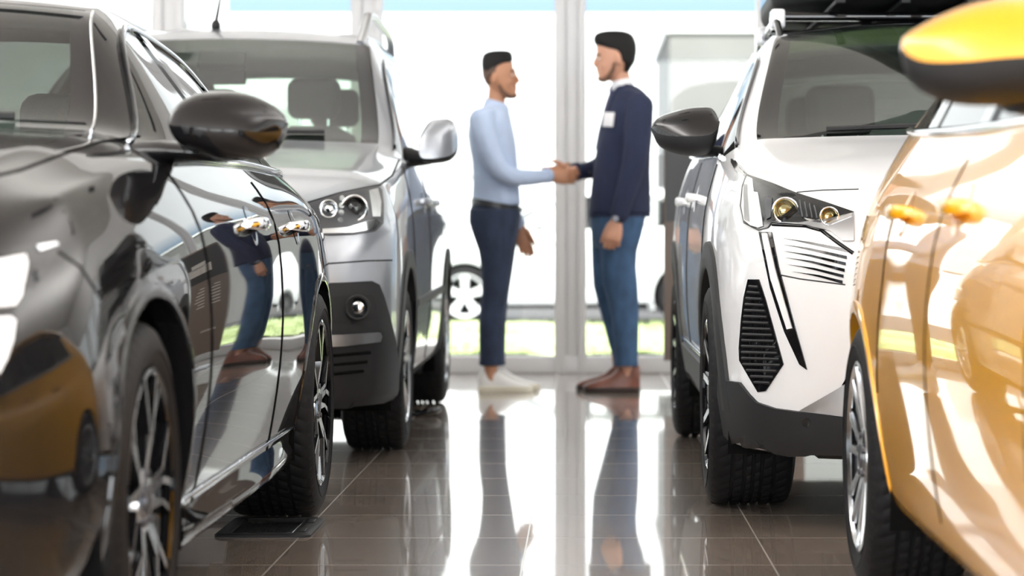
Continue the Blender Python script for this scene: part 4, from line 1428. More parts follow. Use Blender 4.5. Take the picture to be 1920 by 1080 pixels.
# ================= black saloon
def detail_black(c):
    R = c.root
    lamp = patch(c, 'headlight', [(-60, 482), (0, 471), (60, 461), (97, 455), (106, 463), (100, 480), (78, 512), (55, 545), (28, 585), (0, 592), (-60, 596)], 'px', 'gloss_black', None, .008, .02, 12, True)
    patch(c, 'lamp_unit', [(-60, 500), (0, 492), (38, 484), (42, 500), (30, 560), (18, 578), (-60, 585)], 'px', 'lamp_white', lamp, .014, .01, 10, True)
    patch(c, 'daylight_bar', [(60, 466), (96, 459), (101, 464), (66, 476)], 'px', 'lamp_reflector', lamp, .012, .006, 8, True)
    patch(c, 'running_light', [(-40, 600), (14, 597), (22, 604), (18, 640), (6, 676), (-6, 700), (-40, 720)], 'px', 'lamp_white', None, .010, .012, 10, True)
    seam(c, 'shut_line', [(-40, 338), (40, 318), (110, 292), (190, 266), (262, 256)], 'px', 'matte_black', .0035, 0, None, True)
    seam(c, 'shut_line', [(104, 468), (150, 500), (190, 560)], 'px', 'matte_black', .003, 0, None, True)
    for a in c.S['arches']:
        arch_trim(c, 'wheel_arch_lip', a[0], a[1], a[2] - .012, a[2] + .016, 'paint_black', -20, 200, .014, .004)
    for uu in (1.5, 2.75):
        seam(c, 'shut_line', [(uu, .26), (uu, .6), (uu + .01, 1.0)], 'side', 'matte_black', .003, 0, None, True)
    seam(c, 'sill_strip', [(1.34, .30), (3.30, .305)], 'side', 'chrome', .006, .002, None, True)
    handles(c, [(2.30, 'front_door'), (3.2, 'rear_door')], .885, 'chrome', 'gloss_black')
    skirt(c, 1.36, 3.28)
    door_mirror(c, [(334, 226), (336, 210), (344, 194), (360, 181), (395, 171.5), (430, 170), (470, 177), (505, 192), (530, 211), (538, 222), (540, 231)], [(334, 244), (336, 260), (346, 276), (375, 292), (425, 303), (480, 301), (515, 287), (533, 264), (538, 248), (540, 235)],
                5.35, .13, 'gloss_black', 'gloss_black', [(425, 292, 5.35, .016, .04), (370, 287, 5.36, .02, .05), (310, 286, 5.38, .028, .06), (270, 288, 5.4, .03, .06)], .42, 1)
    for s in (1, -1): window_trim(c, s, 'gloss_black', 'chrome')
    # bright edge of the windscreen
    T2 = interp(c.S['t2'])
    P = []
    for u in np.linspace(1.74, 2.3, 14):
        v, z = T2(u); q = c.bvh.find_nearest(Vector((v, u, z))); n = q[1]
        if n.z < 0: n = -n
        P.append(q[0] + n * .003)
    for s in (-1, 1):
        MB().tube([Vector((s * p.x, p.y, p.z)) for p in P], .0035, 8).build('windshield_strip', 'chrome', R, 50)
    T1 = interp(c.S['t1'])
    P = []
    for u in np.linspace(1.70, 2.6, 20):
        v, z = T1(u); q = c.bvh.find_nearest(Vector((v, u, z))); n = q[1]
        if n.x < 0: n = -n
        P.append(q[0] + n * .006)
    for s in (-1, 1):
        MB().tube([Vector((s * p.x, p.y, p.z)) for p in P], .005, 8).build('window_bright_strip', 'chrome', R, 50)
    interior(c, .35, 1.03, 2.2, 2.95, 3.75, .58, 1.02)
    wiper(c, 1.74, .5)
    mb = MB().box((0, 2.42, 1.30), (.24, .03, .07), bev=.012); mb.build('rear_view_mirror', 'interior_dark', R, 40)

# ================= yellow hatchback
def detail_yellow(c):
    R = c.root
    for a in c.S['arches']:
        arch_trim(c, 'wheel_arch_lip', a[0], a[1], a[2] - .012, a[2] + .02, 'paint_yellow', -20, 200, .014, .004)
    for uu in (1.2, 2.25):
        seam(c, 'shut_line', [(uu, .30), (uu, .6), (uu, 1.0)], 'side', 'matte_black', .0025, 0, None, True)
    seam(c, 'shut_line', [(3.0, .9), (2.98, .75), (3.06, .5)], 'side', 'matte_black', .0025, 0, None, True)
    handles(c, [(2.03, 'front_door'), (2.80, 'rear_door')], .905, 'paint_yellow')
    door_mirror(c, [(1689, 95), (1691, 75), (1707, 60), (1740, 40), (1773, 24), (1818, 8), (1880, -5), (1930, -8), (1975, 10), (1990, 70)], [(1689, 95), (1694, 124), (1707, 151), (1729, 173), (1773, 191), (1818, 198), (1920, 199), (1970, 180), (1990, 70)],
                3.9, .13, 'paint_yellow', 'plastic_black', [(1900, 190, 3.9, .02, .04), (1950, 192, 3.92, .025, .05), (2010, 196, 3.95, .03, .05), (2030, 198, 3.95, .03, .05)], .40, -1)
    for s in (1, -1): window_trim(c, s, 'gloss_black', 'chrome')
    interior(c, .38, 1.05, 1.75, 2.4, 3.1, .58, 1.08)
    wiper(c, 1.23, .5)
    hl = patch(c, 'headlight', [(.45, .72), (.62, .70), (.74, .78), (.76, .88), (.60, .86), (.46, .80)], 'front', 'gloss_black', None, .006, .02, None, True)
    patch(c, 'lamp_unit', [(.52, .74), (.66, .75), (.68, .83), (.54, .80)], 'front', 'lamp_white', hl, .012, .008, None, True)
    patch(c, 'grille', [(-.42, .42), (.42, .42), (.46, .66), (-.46, .66)], 'front', 'plastic_black', None, .006, .015)
    patch(c, 'bumper_skirt', [(-.7, .22), (.7, .22), (.72, .36), (-.72, .36)], 'front', 'plastic_grey', None, .006, .015)

detail_white(CAR_C); detail_silver(CAR_B); detail_black(CAR_A); detail_yellow(CAR_D)
# ------------------------------------------------------------------ things standing about
mat('board_brown', (0.19, 0.145, 0.118), 0.45)
mat('board_photo', (0.035, 0.034, 0.035), 0.35)
mat('print_pale', (0.62, 0.58, 0.53), 0.6)
mat('screen_dark', (0.03, 0.033, 0.036), 0.08, 0.0, 1.0)

bd = thing('info_board', 'brown printed information board standing behind the white crossover by the window', 'board', (0.86, 13.75, 0))
MB().box((0, 0, .80), (.80, .03, 1.28), bev=.004).build('panel', 'board_brown', bd, 30)
MB().box((0, 0, .012), (.62, .34, .024), bev=.006).build('foot_plate', 'satin_silver', bd, 30)
MB().box((0, .03, .4), (.05, .03, .8), bev=.004).build('post', 'satin_silver', bd, 30)
ph = MB().box((0, -.017, 1.18), (.78, .004, .46)); pho = ph.build('printed_photo', 'board_photo', bd, 30)
mb = MB()
mb.box((0.02, -.0195, 1.10), (.5, .002, .10)); mb.box((0, -.0195, 1.17), (.26, .002, .06))
mb.build('printed_car', 'print_pale', bd, 30)
# blocks of tiny unreadable print in three columns and one line below
rb = random.Random(11)
for cx in (-.24, .02, .26):
    mb = MB()
    for k in range(7):
        w = rb.uniform(.10, .17) if k else .08
        mb.box((cx - .085 + w / 2, -.0165, .86 - k * .032), (w, .003, .011))
    mb.build('printed_text', 'print_pale', bd, False)
mb = MB()
for k in range(9):
    w = rb.uniform(.012, .024); mb.box((-.28 + k * .027, -.0165, .40), (w, .003, .020))
mb.build('printed_title', 'print_pale', bd, False)

# floor socket box
tb = thing('floor_box', 'flat black floor box with dark lid on the tiles beside the black saloon', 'floor box', (0, 0, 0))
x0, x1, y0, y1 = -1.05, -.775, 6.86, 7.29
def rr(x0, x1, y0, y1, r, z, n=5):
    out = []
    for (cx, cy, a0) in ((x1 - r, y1 - r, 0), (x0 + r, y1 - r, 90), (x0 + r, y0 + r, 180), (x1 - r, y0 + r, 270)):
        for k in range(n + 1):
            a = math.radians(a0 + 90 * k / n); out.append(Vector((cx + r * math.cos(a), cy + r * math.sin(a), z)))
    return out
tb.location = ((x0 + x1) / 2, (y0 + y1) / 2, 0)
hx, hy = (x1 - x0) / 2, (y1 - y0) / 2
mb = MB().loft([rr(-hx, hx, -hy, hy, .03, .0), rr(-hx, hx, -hy, hy, .03, .006), rr(-hx + .008, hx - .008, -hy + .008, hy - .008, .025, .010),
                rr(-hx + .035, hx - .04, -hy + .035, hy - .035, .012, .010), rr(-hx + .038, hx - .043, -hy + .038, hy - .038, .012, .007)])
mb.build('frame', 'plastic_black', tb, 40)
mb = MB().box((-.005, 0, .0065), (2 * hx - .10, 2 * hy - .10, .005), bev=.002); mb.build('lid', 'screen_dark', tb, 40)
for yy in (-.13, .10):
    mb = MB().box((hx - .03, yy, .012), (.022, .07, .005), bev=.003); mb.build('latch', 'plastic_grey', tb, 40)

# little cable end behind the silver van's front wheel, cable under the white crossover
cb = MB()
P = smooth_poly([(-.80, 11.55, .012), (-.74, 11.50, .03), (-.69, 11.56, .035), (-.72, 11.64, .02), (-.80, 11.66, .012), (-.95, 11.62, .012), (-1.3, 11.7, .012)], 8)
cb.tube(P, .014, 8)
tag(cb.build('cable', 'gloss_black', None, 60), 'short coil of black cable on the tiles behind the front wheel of the silver van', 'cable')
cb = MB()
P = smooth_poly([(1.0, 7.35, .20), (1.02, 7.4, .13), (1.12, 7.42, .105), (1.24, 7.4, .13), (1.30, 7.38, .16), (1.36, 7.4, .12), (1.46, 7.42, .11), (1.55, 7.4, .21)], 8)
cb.tube(P, .007, 8)
tag(cb.build('cable', 'gloss_black', None, 60), 'thin black cable hanging in loops below the nose of the white crossover', 'cable')

# ------------------------------------------------------------------ car parked across the lawn
def car_outdoor():
    root = thing('car', 'white car parked side on beyond the grass outside the window', 'car', (0, 0, 0))
    S = dict(CAR_C.S)
    S = dict(S, mats=dict(body_shell='paint_outdoor', windshield='glass_clear', windshield_border='paint_outdoor', side_window='glass_clear', rear_window='glass_clear', sill_trim='plastic_black'))
    S['nose_arch'] = .03
    c = build_body(S, root)
    add_wheels(c, .35, .225, .25, 'F', 'lamp_white', .922)
    for a in S['arches']:
        arch_trim(c, 'wheel_arch_trim', a[0], a[1], a[2] - .012, .48, 'paint_outdoor', -22, 202, .02, .012)
    handles(c, [(2.05, 'front_door'), (2.95, 'rear_door')], 1.0, 'paint_outdoor')
    for s in (1, -1): window_trim(c, s, 'gloss_black', 'gloss_black')
    for uu in (1.30, 2.40):
        seam(c, 'shut_line', [(uu, .45), (uu, .8), (uu, 1.12)], 'side', 'matte_black', .004, 0, None, True)
    for s in (1, -1):
        lo = MB().ellipsoid((s * 1.0, 1.55, 1.2), (.11, .07, .08)); lo2 = lo.build('side_mirror', 'gloss_black', root, 60)
        MB().tube([(s * .84, 1.5, 1.12), (s * 1.0, 1.55, 1.16)], .025, 8).build('mirror_arm', 'gloss_black', lo2, 50)
    patch(c, 'headlight', [(.42, .80), (.62, .80), (.74, .86), (.76, .96), (.60, .94), (.44, .88)], 'front', 'gloss_black', None, .006, .02, None, True)
    patch(c, 'grille', [(-.42, .45), (.42, .45), (.46, .76), (-.46, .76)], 'front', 'plastic_black', None, .006, .015)
    interior(c, .45, 1.14, 1.75, 2.55, 3.35, .62, 1.22)
    root.rotation_euler = (0, 0, math.radians(-90))     # nose towards -x
    root.location = (-2.35, 30.1, -.18)
    return c
CAR_E = car_outdoor()
# ------------------------------------------------------------------ the two men shaking hands
mat('skin_tan', (0.46, 0.22, 0.125), 0.5)
mat('skin_fair', (0.56, 0.29, 0.19), 0.5)
mat('hair_black', (0.009, 0.008, 0.008), 0.6, 0, 0, 0.2)
mat('hair_fade', (0.10, 0.058, 0.042), 0.7)
mat('stubble', (0.16, 0.08, 0.05), 0.7)
noise_vary(mat('shirt_blue', (0.47, 0.57, 0.76), 0.85), 13, 0.04, 0.6)
noise_vary(mat('shirt_white', (0.82, 0.83, 0.86), 0.85), 13, 0.03, 0.3)
noise_vary(mat('denim_dark', (0.026, 0.038, 0.075), 0.9), 16, 0.2, 0.6, stretch=(1, 1, .6))
noise_vary(mat('denim_blue', (0.042, 0.092, 0.18), 0.9), 16, 0.25, 0.6, stretch=(1, 1, .6))
noise_vary(mat('wool_navy', (0.014, 0.020, 0.052), 0.9), 12, 0.1, 0.4)
mat('tie_navy', (0.03, 0.03, 0.09), 0.5)
mat('leather_black', (0.012, 0.012, 0.013), 0.4)
noise_vary(mat('leather_brown', (0.17, 0.055, 0.032), 0.35), 14, 0.3, 0.05)
mat('sole_dark', (0.03, 0.018, 0.014), 0.6)
mat('leather_white', (0.80, 0.79, 0.77), 0.5)
mat('sole_cream', (0.72, 0.68, 0.56), 0.6)
mat('eye_white', (0.8, 0.8, 0.78), 0.2)
mat('badge_white', (0.85, 0.85, 0.87), 0.3)

MAN_Y = 13.5

def fuse(name, mb, voxel, mt, parent, smooth=6, fac=0.5):
    """melt overlapping closed shapes into one continuous surface"""
    me = bpy.data.meshes.new('tmp'); me.from_pydata([tuple(v) for v in mb.v], [], mb.f)
    o = bpy.data.objects.new('tmp', me); COL.objects.link(o)
    bm = bmesh.new(); bm.from_mesh(me); bmesh.ops.recalc_face_normals(bm, faces=bm.faces[:]); bm.to_mesh(me); bm.free()
    r = o.modifiers.new('r', 'REMESH'); r.mode = 'VOXEL'; r.voxel_size = voxel
    s = o.modifiers.new('s', 'SMOOTH'); s.factor = fac; s.iterations = smooth
    m2 = eval_mesh(o)
    bpy.data.objects.remove(o); bpy.data.meshes.remove(me)
    m2.name = name; m2.materials.clear(); m2.materials.append(MATS[mt])
    m2.polygons.foreach_set('use_smooth', [True] * len(m2.polygons))
    o2 = bpy.data.objects.new(name, m2)
    return link(o2, parent)

class Man:
    def __init__(self, root):
        self.root = root; self.loc = Vector(root.location)
    def q(self, px, py, dy=0.0):
        return P3(px, py, MAN_Y + dy) - self.loc
    def ring(self, py, x0, x1, hw, dy=0.0, n=28, e=2.3, tilt=0.0):
        a = self.q(x0, py, dy); b = self.q(x1, py + tilt, dy)
        c = (a + b) / 2; r = (b - a) / 2
        out = []
        for k in range(n):
            t = 2 * math.pi * k / n
            cx = math.copysign(abs(math.cos(t)) ** (2 / e), math.cos(t)); sy = math.copysign(abs(math.sin(t)) ** (2 / e), math.sin(t))
            out.append(c + r * cx + Vector((0, hw * sy, 0)))
        return out
    def rows(self, mb, rows, dy=0.0, grow=0.0, e=2.3, n=28, tilt=0.0):
        """rows: (py, back x, front x, half width)"""
        g = grow * 336
        R = []
        lo, hi = rows[0], rows[-1]
        for r in rows:
            a, b = (r[1], r[2])
            s = 1 if b > a else -1
            R.append(self.ring(r[0], a - s * g, b + s * g, r[3] + grow, dy if len(r) < 5 else dy + r[4], n, e, tilt))
        mb.loft(R)
    def limb(self, mb, pts, grow=0.0, n=18, flat=1.0):
        """pts: (px, py, dy, radius)"""
        P = [tuple(self.q(p[0], p[1], p[2])) + (p[3] + grow,) for p in pts]
        S = smooth_poly(P, 5)
        mb.tube([s[:3] for s in S], [s[3] for s in S], n, flat=flat, up=(0, 1, 0.01))
        mb.ellipsoid(S[0][:3], (S[0][3],) * 3, nu=14, nv=8); mb.ellipsoid(S[-1][:3], (S[-1][3],) * 3, nu=14, nv=8)

def hand(mb, wrist, d, pn, curl, k=1.0, thumb=(0.5, 0.7), spread=0.05, th_curl=0.2):
    """palm, four fingers of their own length, thumb from the side of the palm.
    d: from wrist to knuckles, pn: out of the palm, thumb side = ts"""
    d = Vector(d).normalized(); pn = Vector(pn); pn = (pn - d * pn.dot(d)).normalized()
    ts = hand.side
    ts = (ts - d * ts.dot(d) - pn * ts.dot(pn)).normalized()
    W = Vector(wrist)
    def ringp(c, rw, rt, n=16):
        return [c + ts * (rw * math.copysign(abs(math.cos(2 * math.pi * i / n)) ** .8, math.cos(2 * math.pi * i / n))) + pn * (rt * math.sin(2 * math.pi * i / n)) for i in range(n)]
    mb.loft([ringp(W - d * .03 * k, .029 * k, .023 * k), ringp(W + d * .005 * k, .029 * k, .021 * k), ringp(W + d * .035 * k, .038 * k, .020 * k), ringp(W + d * .07 * k, .044 * k, .019 * k), ringp(W + d * .098 * k, .043 * k, .015 * k), ringp(W + d * .106 * k, .036 * k, .010 * k)])
    L = [(.032, .044, .026, .022), (.011, .049, .030, .023), (-.011, .046, .028, .022), (-.032, .036, .022, .020)]
    for i, (off, a, b, c) in enumerate(L):
        base = W + d * (.098 - (.006 if i == 3 else 0)) * k + ts * off * k
        dirv = (d + ts * (off * spread * 20)).normalized()
        pts = [base - dirv * .02 * k]; ang = 0
        cur = base; pts.append(cur)
        for j, l in enumerate((a, b, c)):
            ang += curl[j] * (1 + .06 * i)
            v = dirv * math.cos(ang) + pn * math.sin(ang)
            cur = cur + v * l * k; pts.append(cur)
        mb.tube(pts, [.0095 * k, .0095 * k, .0088 * k, .008 * k, .0068 * k], 10, up=tuple(ts))
        mb.ellipsoid(pts[-1], (.0068 * k,) * 3, nu=10, nv=6)
        mb.ellipsoid(pts[2], (.0088 * k,) * 3, nu=10, nv=6); mb.ellipsoid(pts[3], (.008 * k,) * 3, nu=10, nv=6)
    b0 = W + d * .028 * k + ts * .028 * k + pn * .006 * k
    v1 = (d * thumb[0] + ts * thumb[1] + pn * .35).normalized()
    v2 = (v1 + d * .6 + pn * th_curl).normalized(); v3 = (v2 + d * .3 + pn * th_curl).normalized()
    p1 = b0 + v1 * .042 * k; p2 = p1 + v2 * .034 * k; p3 = p2 + v3 * .026 * k
    mb.tube([b0 - v1 * .01, b0, p1, p2, p3], [.013 * k, .015 * k, .012 * k, .0105 * k, .008 * k], 10)
    mb.ellipsoid(p3, (.008 * k,) * 3, nu=10, nv=6); mb.ellipsoid(p1, (.012 * k,) * 3, nu=10, nv=6)

def shoe(man, parent, heel, toe, dy, prof, name, upper, sole, sole_h=.03):
    """prof: (share of length, top height, half width)"""
    y = MAN_Y + dy
    x0 = (heel - VPX) * y / FPX - man.loc.x; x1 = (toe - VPX) * y / FPX - man.loc.x
    rings = []; rs = []
    for (t, h, hw) in prof:
        x = x0 + (x1 - x0) * t
        hs = sole_h
        rings.append([Vector((x, dy + hw * .93 * math.copysign(abs(math.cos(a)) ** .7, math.cos(a)), hs * .6 + (h - hs * .6) * max(0, math.sin(a)) ** .75)) for a in np.linspace(0, math.pi, 15)])
        rs.append([Vector((x, dy + s * hw * 1.03, z)) for s, z in ((-1, 0.0), (-1, hs), (1, hs), (1, 0.0))])
    up = MB().loft(rings)
    uo = up.build(name, upper, parent, 60)
    # rounded sole outline
    so = MB()
    N = 40
    def outline(z, g):
        pts = []
        f = interp([(p[0], p[2]) for p in prof])
        for k in range(N):
            a = 2 * math.pi * k / N
            t = .5 - .5 * math.cos(a)
            e = math.sin(a)
            w = f(min(max(t, .0), 1.0)) * min(1, abs(e) * 3.2) ** .6 * math.copysign(1, e)
            pts.append(Vector((x0 + (x1 - x0) * (t * 1.02 - .01), dy + w * g, z)))
        return pts
    so.loft([outline(0.001, 1.0), outline(sole_h * .3, 1.06), outline(sole_h, 1.05), outline(sole_h + .003, .98)])
    so.build('sole', sole, uo, 40)
    return uo

def shoe_part(man, *a, **k):
    return shoe(man, man.root, *a, **k)

# ================= man in the light blue shirt (left, facing right)
r1 = thing('person', 'person in light blue shirt, dark jeans and white sneakers shaking hands', 'person', ((925 - VPX) / FPX * MAN_Y, MAN_Y, 0))
m1 = Man(r1)
torso1 = [(196, 908, 950, .085), (205, 900, 953, .125), (214, 889, 956, .180), (228, 881, 959, .215), (250, 877, 964, .222), (275, 880, 968, .212), (300, 885, 970, .198), (330, 887, 972, .185), (360, 886, 975, .178), (386, 884, 977, .178)]
head1 = [(100, 926, 943, .025), (103, 914, 953, .052), (109, 908, 959, .068), (120, 905, 962, .077), (130, 904.5, 963.5, .080), (138, 905, 965, .080), (146, 907, 964, .078), (154, 910, 964.5, .075), (162, 914, 965, .070), (169, 919, 966, .062), (175, 926, 967, .052), (181, 936, 965, .038), (184, 946, 960, .02)]
leg1 = [(392, 880, 975, .105), (415, 879, 973, .108), (440, 886, 969, .106), (470, 897, 964, .098), (504, 902, 959, .088), (547, 904, 952, .076), (578, 900, 948, .072), (600, 898, 946, .072), (640, 898, 945, .066), (686, 899, 944, .060)]
body = MB()
m1.rows(body, torso1, grow=-.014)
m1.rows(body, [(360, 888, 972, .16), (400, 884, 970, .165), (440, 888, 966, .16), (462, 900, 955, .12)], grow=-.014)
for dy in (-.10, .10):
    m1.rows(body, leg1, dy=dy, grow=-.014)
    m1.limb(body, [(922, 660, dy, .045), (920, 690, dy, .037), (922, 712, dy, .038), (945, 722, dy, .032), (975, 726, dy, .026)])
m1.rows(body, head1, e=2.15)
m1.limb(body, [(933, 160, 0, .050), (931, 182, 0, .050), (929, 205, 0, .058)])
body.ellipsoid(m1.q(963, 134), (.014, .062, .010)); body.ellipsoid(m1.q(965, 177), (.016, .028, .014))
body.ellipsoid(m1.q(966, 163), (.011, .022, .006)); body.ellipsoid(m1.q(966, 168), (.011, .020, .006))
body.tube([m1.q(963, 137), m1.q(969, 146), m1.q(972, 151), m1.q(966, 157)], [.009, .012, .014, .010], 12)
for s in (-1, 1):
    body.ellipsoid(m1.q(970, 154) + Vector((0, s * .011, 0)), (.010, .008, .008))
    body.ellipsoid(m1.q(927, 149) + Vector((0, s * .082, 0)), (.019, .010, .032), rot=Matrix.Rotation(.15, 3, 'Y'))
    body.ellipsoid(m1.q(953, 155) + Vector((0, s * .045, 0)), (.025, .022, .022))
arm1n = [(903, 226, -.205, .072), (908, 255, -.235, .068), (920, 290, -.245, .062), (938, 320, -.235, .055), (965, 332, -.19, .050), (1000, 333, -.11, .043), (1027, 330, -.045, .037)]
arm1f = [(915, 226, .205, .070), (920, 265, .245, .066), (930, 320, .255, .058), (948, 365, .25, .052), (968, 412, .23, .042), (972, 422, .225, .038)]
m1.limb(body, arm1n, grow=-.012); m1.limb(body, arm1f, grow=-.012)
hand.side = Vector((0, 0, 1))
hand(body, m1.q(1029, 330, -.02), (1, .05, -.02), (0, 1, 0), (.35, .5, .35), 1.05, thumb=(.75, .55))
hand.side = Vector((1, 0, 0))
hand(body, m1.q(975, 426, .222), (.28, -.05, -1), (0, -1, 0), (.35, .45, .3), 1.05, thumb=(.9, .35), spread=.02)
fuse('body', body, .0055, 'skin_tan', r1, 3)
sh = MB()
m1.rows(sh, torso1)
m1.limb(sh, arm1n); m1.limb(sh, arm1f)
m1.limb(sh, [(918, 214, -.14, .05), (905, 224, -.20, .07)]); m1.limb(sh, [(918, 214, .14, .05), (912, 224, .20, .07)])
so = fuse('shirt', sh, .009, 'shirt_blue', r1, 8)
col = MB()
for (grow, ys) in ((0, 0),):
    rings = []
    for (py, a, b, hw, t) in ((202, 903, 955, .085, 6), (194, 907, 955, .076, 10), (184, 910, 952, .068, 12), (185, 913, 949, .062, 12), (200, 912, 946, .066, 6)):
        rings.append(m1.ring(py, a, b, hw, 0, 28, 2.1, t))
    col.loft(rings, cap=False)
col.build('collar', 'shirt_blue', so, 60)
for (x, y, dy, px2, py2, dy2) in ((1022, 330, -.055, 1030, 330, -.035), (971, 417, .227, 974, 424, .224)):
    MB().tube([m1.q(x, y, dy), m1.q(px2, py2, dy2)], [.043, .041], 20).build('cuff', 'shirt_blue', so, 40)
tr = MB()
m1.rows(tr, [(383, 884, 974, .172), (395, 881, 975, .178), (415, 879, 973, .182), (440, 886, 969, .18), (462, 898, 960, .15)])
for dy in (-.10, .10): m1.rows(tr, [(p[0], p[1] + (3 if dy > 0 else 0), p[2] + (3 if dy > 0 else 0), p[3]) for p in leg1], dy=dy)
to = fuse('jeans', tr, .008, 'denim_dark', r1, 6)
for dy in (-.10, .10):
    cf = MB(); s = 3 if dy > 0 else 0
    cf.loft([m1.ring(684, 898 + s, 945 + s, .062, dy), m1.ring(678, 897.5 + s, 945.5 + s, .064, dy), m1.ring(678.5, 901 + s, 942 + s, .052, dy), m1.ring(684, 901 + s, 942 + s, .052, dy)], cap=False)
    cf.build('hem', 'denim_dark', to, 40)
pk = MB(); pk.tube([m1.q(884, 421, -.17), m1.q(900, 424, -.185), m1.q(918, 422, -.19)], .0025, 6); pk.build('pocket_seam', 'tie_navy', to, 40)
bl = MB()
bl.loft([m1.ring(371, 886.5, 977, .183, 0, 32, 2.3, 18), m1.ring(371, 884, 980, .19, 0, 32, 2.3, 18), m1.ring(383, 882, 979, .19, 0, 32, 2.3, 14), m1.ring(383, 885, 976, .182, 0, 32, 2.3, 14)], cap=False)
bo = bl.build('belt', 'leather_black', r1, 40)
MB().box(m1.q(981, 392, 0), (.012, .05, .04), bev=.004).build('buckle', 'chrome', bo, 40)
hr = MB()
m1.rows(hr, [(94.5, 931, 948, .018), (95.3, 922, 954, .042), (97.5, 913, 958, .060), (102, 906, 961, .071), (110, 903, 962, .079), (117, 902.5, 961, .084), (122, 902.5, 954, .084), (128, 903, 944, .083), (132, 904, 938, .0815), (135, 906, 928, .078)], e=2.2)
ho = fuse('hair', hr, .006, 'hair_black', r1, 4)
fd = MB()
m1.rows(fd, [(124, 903.2, 951, .0815), (132, 903.4, 946, .0822), (140, 904, 942, .0815), (144, 905, 922, .080), (152, 908, 921, .0775), (158, 911.5, 921, .0725)], e=2.17)
fuse('hair_fade', fd, .005, 'hair_fade', ho, 2)
bd1 = MB(); bd1.ellipsoid(m1.q(964, 179), (.020, .030, .016)); bd1.ellipsoid(m1.q(966.5, 160), (.010, .026, .005))
for s in (-1, 1):
    bd1.tube([m1.q(936, 160) + Vector((0, s * .074, 0)), m1.q(943, 173) + Vector((0, s * .060, 0)), m1.q(955, 181) + Vector((0, s * .036, 0)), m1.q(964, 181)], [.010, .013, .014, .014], 10)
fuse('beard', bd1, .005, 'stubble', r1, 3)
for s in (-1, 1):
    MB().ellipsoid(m1.q(960, 141) + Vector((0, s * .032, 0)), (.011, .013, .009), nu=12, nv=8).build('eye', 'eye_white', r1, 60)
    MB().tube([m1.q(964.5, 134) + Vector((.004, s * .012, 0)), m1.q(964, 132.5) + Vector((.004, s * .035, 0)), m1.q(958, 134) + Vector((.004, s * .060, 0))], [.005, .006, .004], 8).build('eyebrow', 'hair_black', r1, 60)
sp = [(0, .095, .030), (.04, .115, .036), (.12, .125, .040), (.25, .122, .042), (.36, .118, .042), (.46, .095, .045), (.6, .072, .050), (.75, .056, .052), (.88, .046, .046), (.96, .038, .032), (1, .028, .016)]
for (hx, tx, dy) in ((897, 999, -.10), (910, 1012, .10)):
    s_o = shoe_part(m1, hx, tx, dy, sp, 'sneaker', 'leather_white', 'sole_cream', .032)

# ================= man in the navy blazer (right, facing left)
r2 = thing('person', 'person in navy blazer and blue jeans with a white name badge shaking hands', 'person', ((1165 - VPX) / FPX * MAN_Y, MAN_Y, 0))
m2 = Man(r2)
torso2 = [(160, 1190, 1151, .075), (166, 1201, 1150, .11), (176, 1212, 1148, .165), (190, 1220, 1143, .215), (215, 1225, 1135, .232), (244, 1224, 1127, .225), (285, 1220, 1117, .205), (320, 1219, 1112, .198), (360, 1220, 1107, .205), (402, 1221, 1103, .212)]
head2 = [(64, 1166, 1146, .025), (67, 1177, 1132, .055), (74, 1185, 1122, .070), (84, 1189, 1117, .079), (95, 1191, 1118, .081), (106, 1190, 1119, .081), (114, 1188, 1120, .080), (122, 1184, 1121, .077), (130, 1179, 1121, .072), (137, 1174, 1121, .065), (144, 1166, 1122, .054), (149, 1155, 1125, .040), (152, 1146, 1129, .022)]
leg2n = [(402, 1211, 1116, .112), (440, 1204, 1120, .108), (470, 1195, 1125, .100), (500, 1193, 1128, .092), (535, 1196, 1131, .084), (578, 1198, 1143, .080), (620, 1197.5, 1149, .076), (660, 1196.5, 1152, .072), (686, 1196, 1153, .070)]
leg2f = [(402, 1200, 1106, .112), (440, 1188, 1108, .108), (470, 1178, 1109, .100), (500, 1172, 1110, .092), (535, 1168, 1112, .084), (570, 1168, 1121, .080), (605, 1170, 1131, .076), (640, 1173, 1140, .072), (668, 1176, 1148, .070), (686, 1178, 1150, .068)]
body = MB()
m2.rows(body, torso2, grow=-.02)
m2.rows(body, [(380, 1216, 1110, .17), (410, 1212, 1110, .17), (440, 1204, 1112, .165), (465, 1190, 1122, .12)], grow=-.014)
for dy, lg, fx in ((-.10, leg2n, 0), (.10, leg2f, -14)):
    m2.rows(body, lg, dy=dy, grow=-.014)
    m2.limb(body, [(1174 + fx, 660, dy, .045), (1176 + fx, 690, dy, .04), (1174 + fx, 712, dy, .04), (1150 + fx, 722, dy, .032), (1118 + fx, 726, dy, .026)])
m2.rows(body, head2, e=2.15)
m2.limb(body, [(1160, 126, 0, .052), (1165, 150, 0, .054), (1170, 172, 0, .062)])
body.ellipsoid(m2.q(1121, 104), (.014, .062, .010)); body.ellipsoid(m2.q(1125, 146), (.016, .028, .014))
body.ellipsoid(m2.q(1121, 132), (.011, .022, .006)); body.ellipsoid(m2.q(1122, 137), (.011, .020, .006))
body.tube([m2.q(1120, 106), m2.q(1116, 115), m2.q(1115, 119.5), m2.q(1120, 126)], [.009, .012, .014, .010], 12)
for s in (-1, 1):
    body.ellipsoid(m2.q(1116, 122) + Vector((0, s * .011, 0)), (.010, .008, .008))
    body.ellipsoid(m2.q(1159, 114) + Vector((0, s * .088, 0)), (.019, .010, .032), rot=Matrix.Rotation(-.15, 3, 'Y'))
    body.ellipsoid(m2.q(1133, 124) + Vector((0, s * .045, 0)), (.025, .022, .022))
arm2n = [(1200, 200, -.205, .078), (1197, 235, -.25, .076), (1192, 285, -.275, .070), (1184, 325, -.28, .064), (1172, 365, -.28, .057), (1161, 403, -.275, .050)]
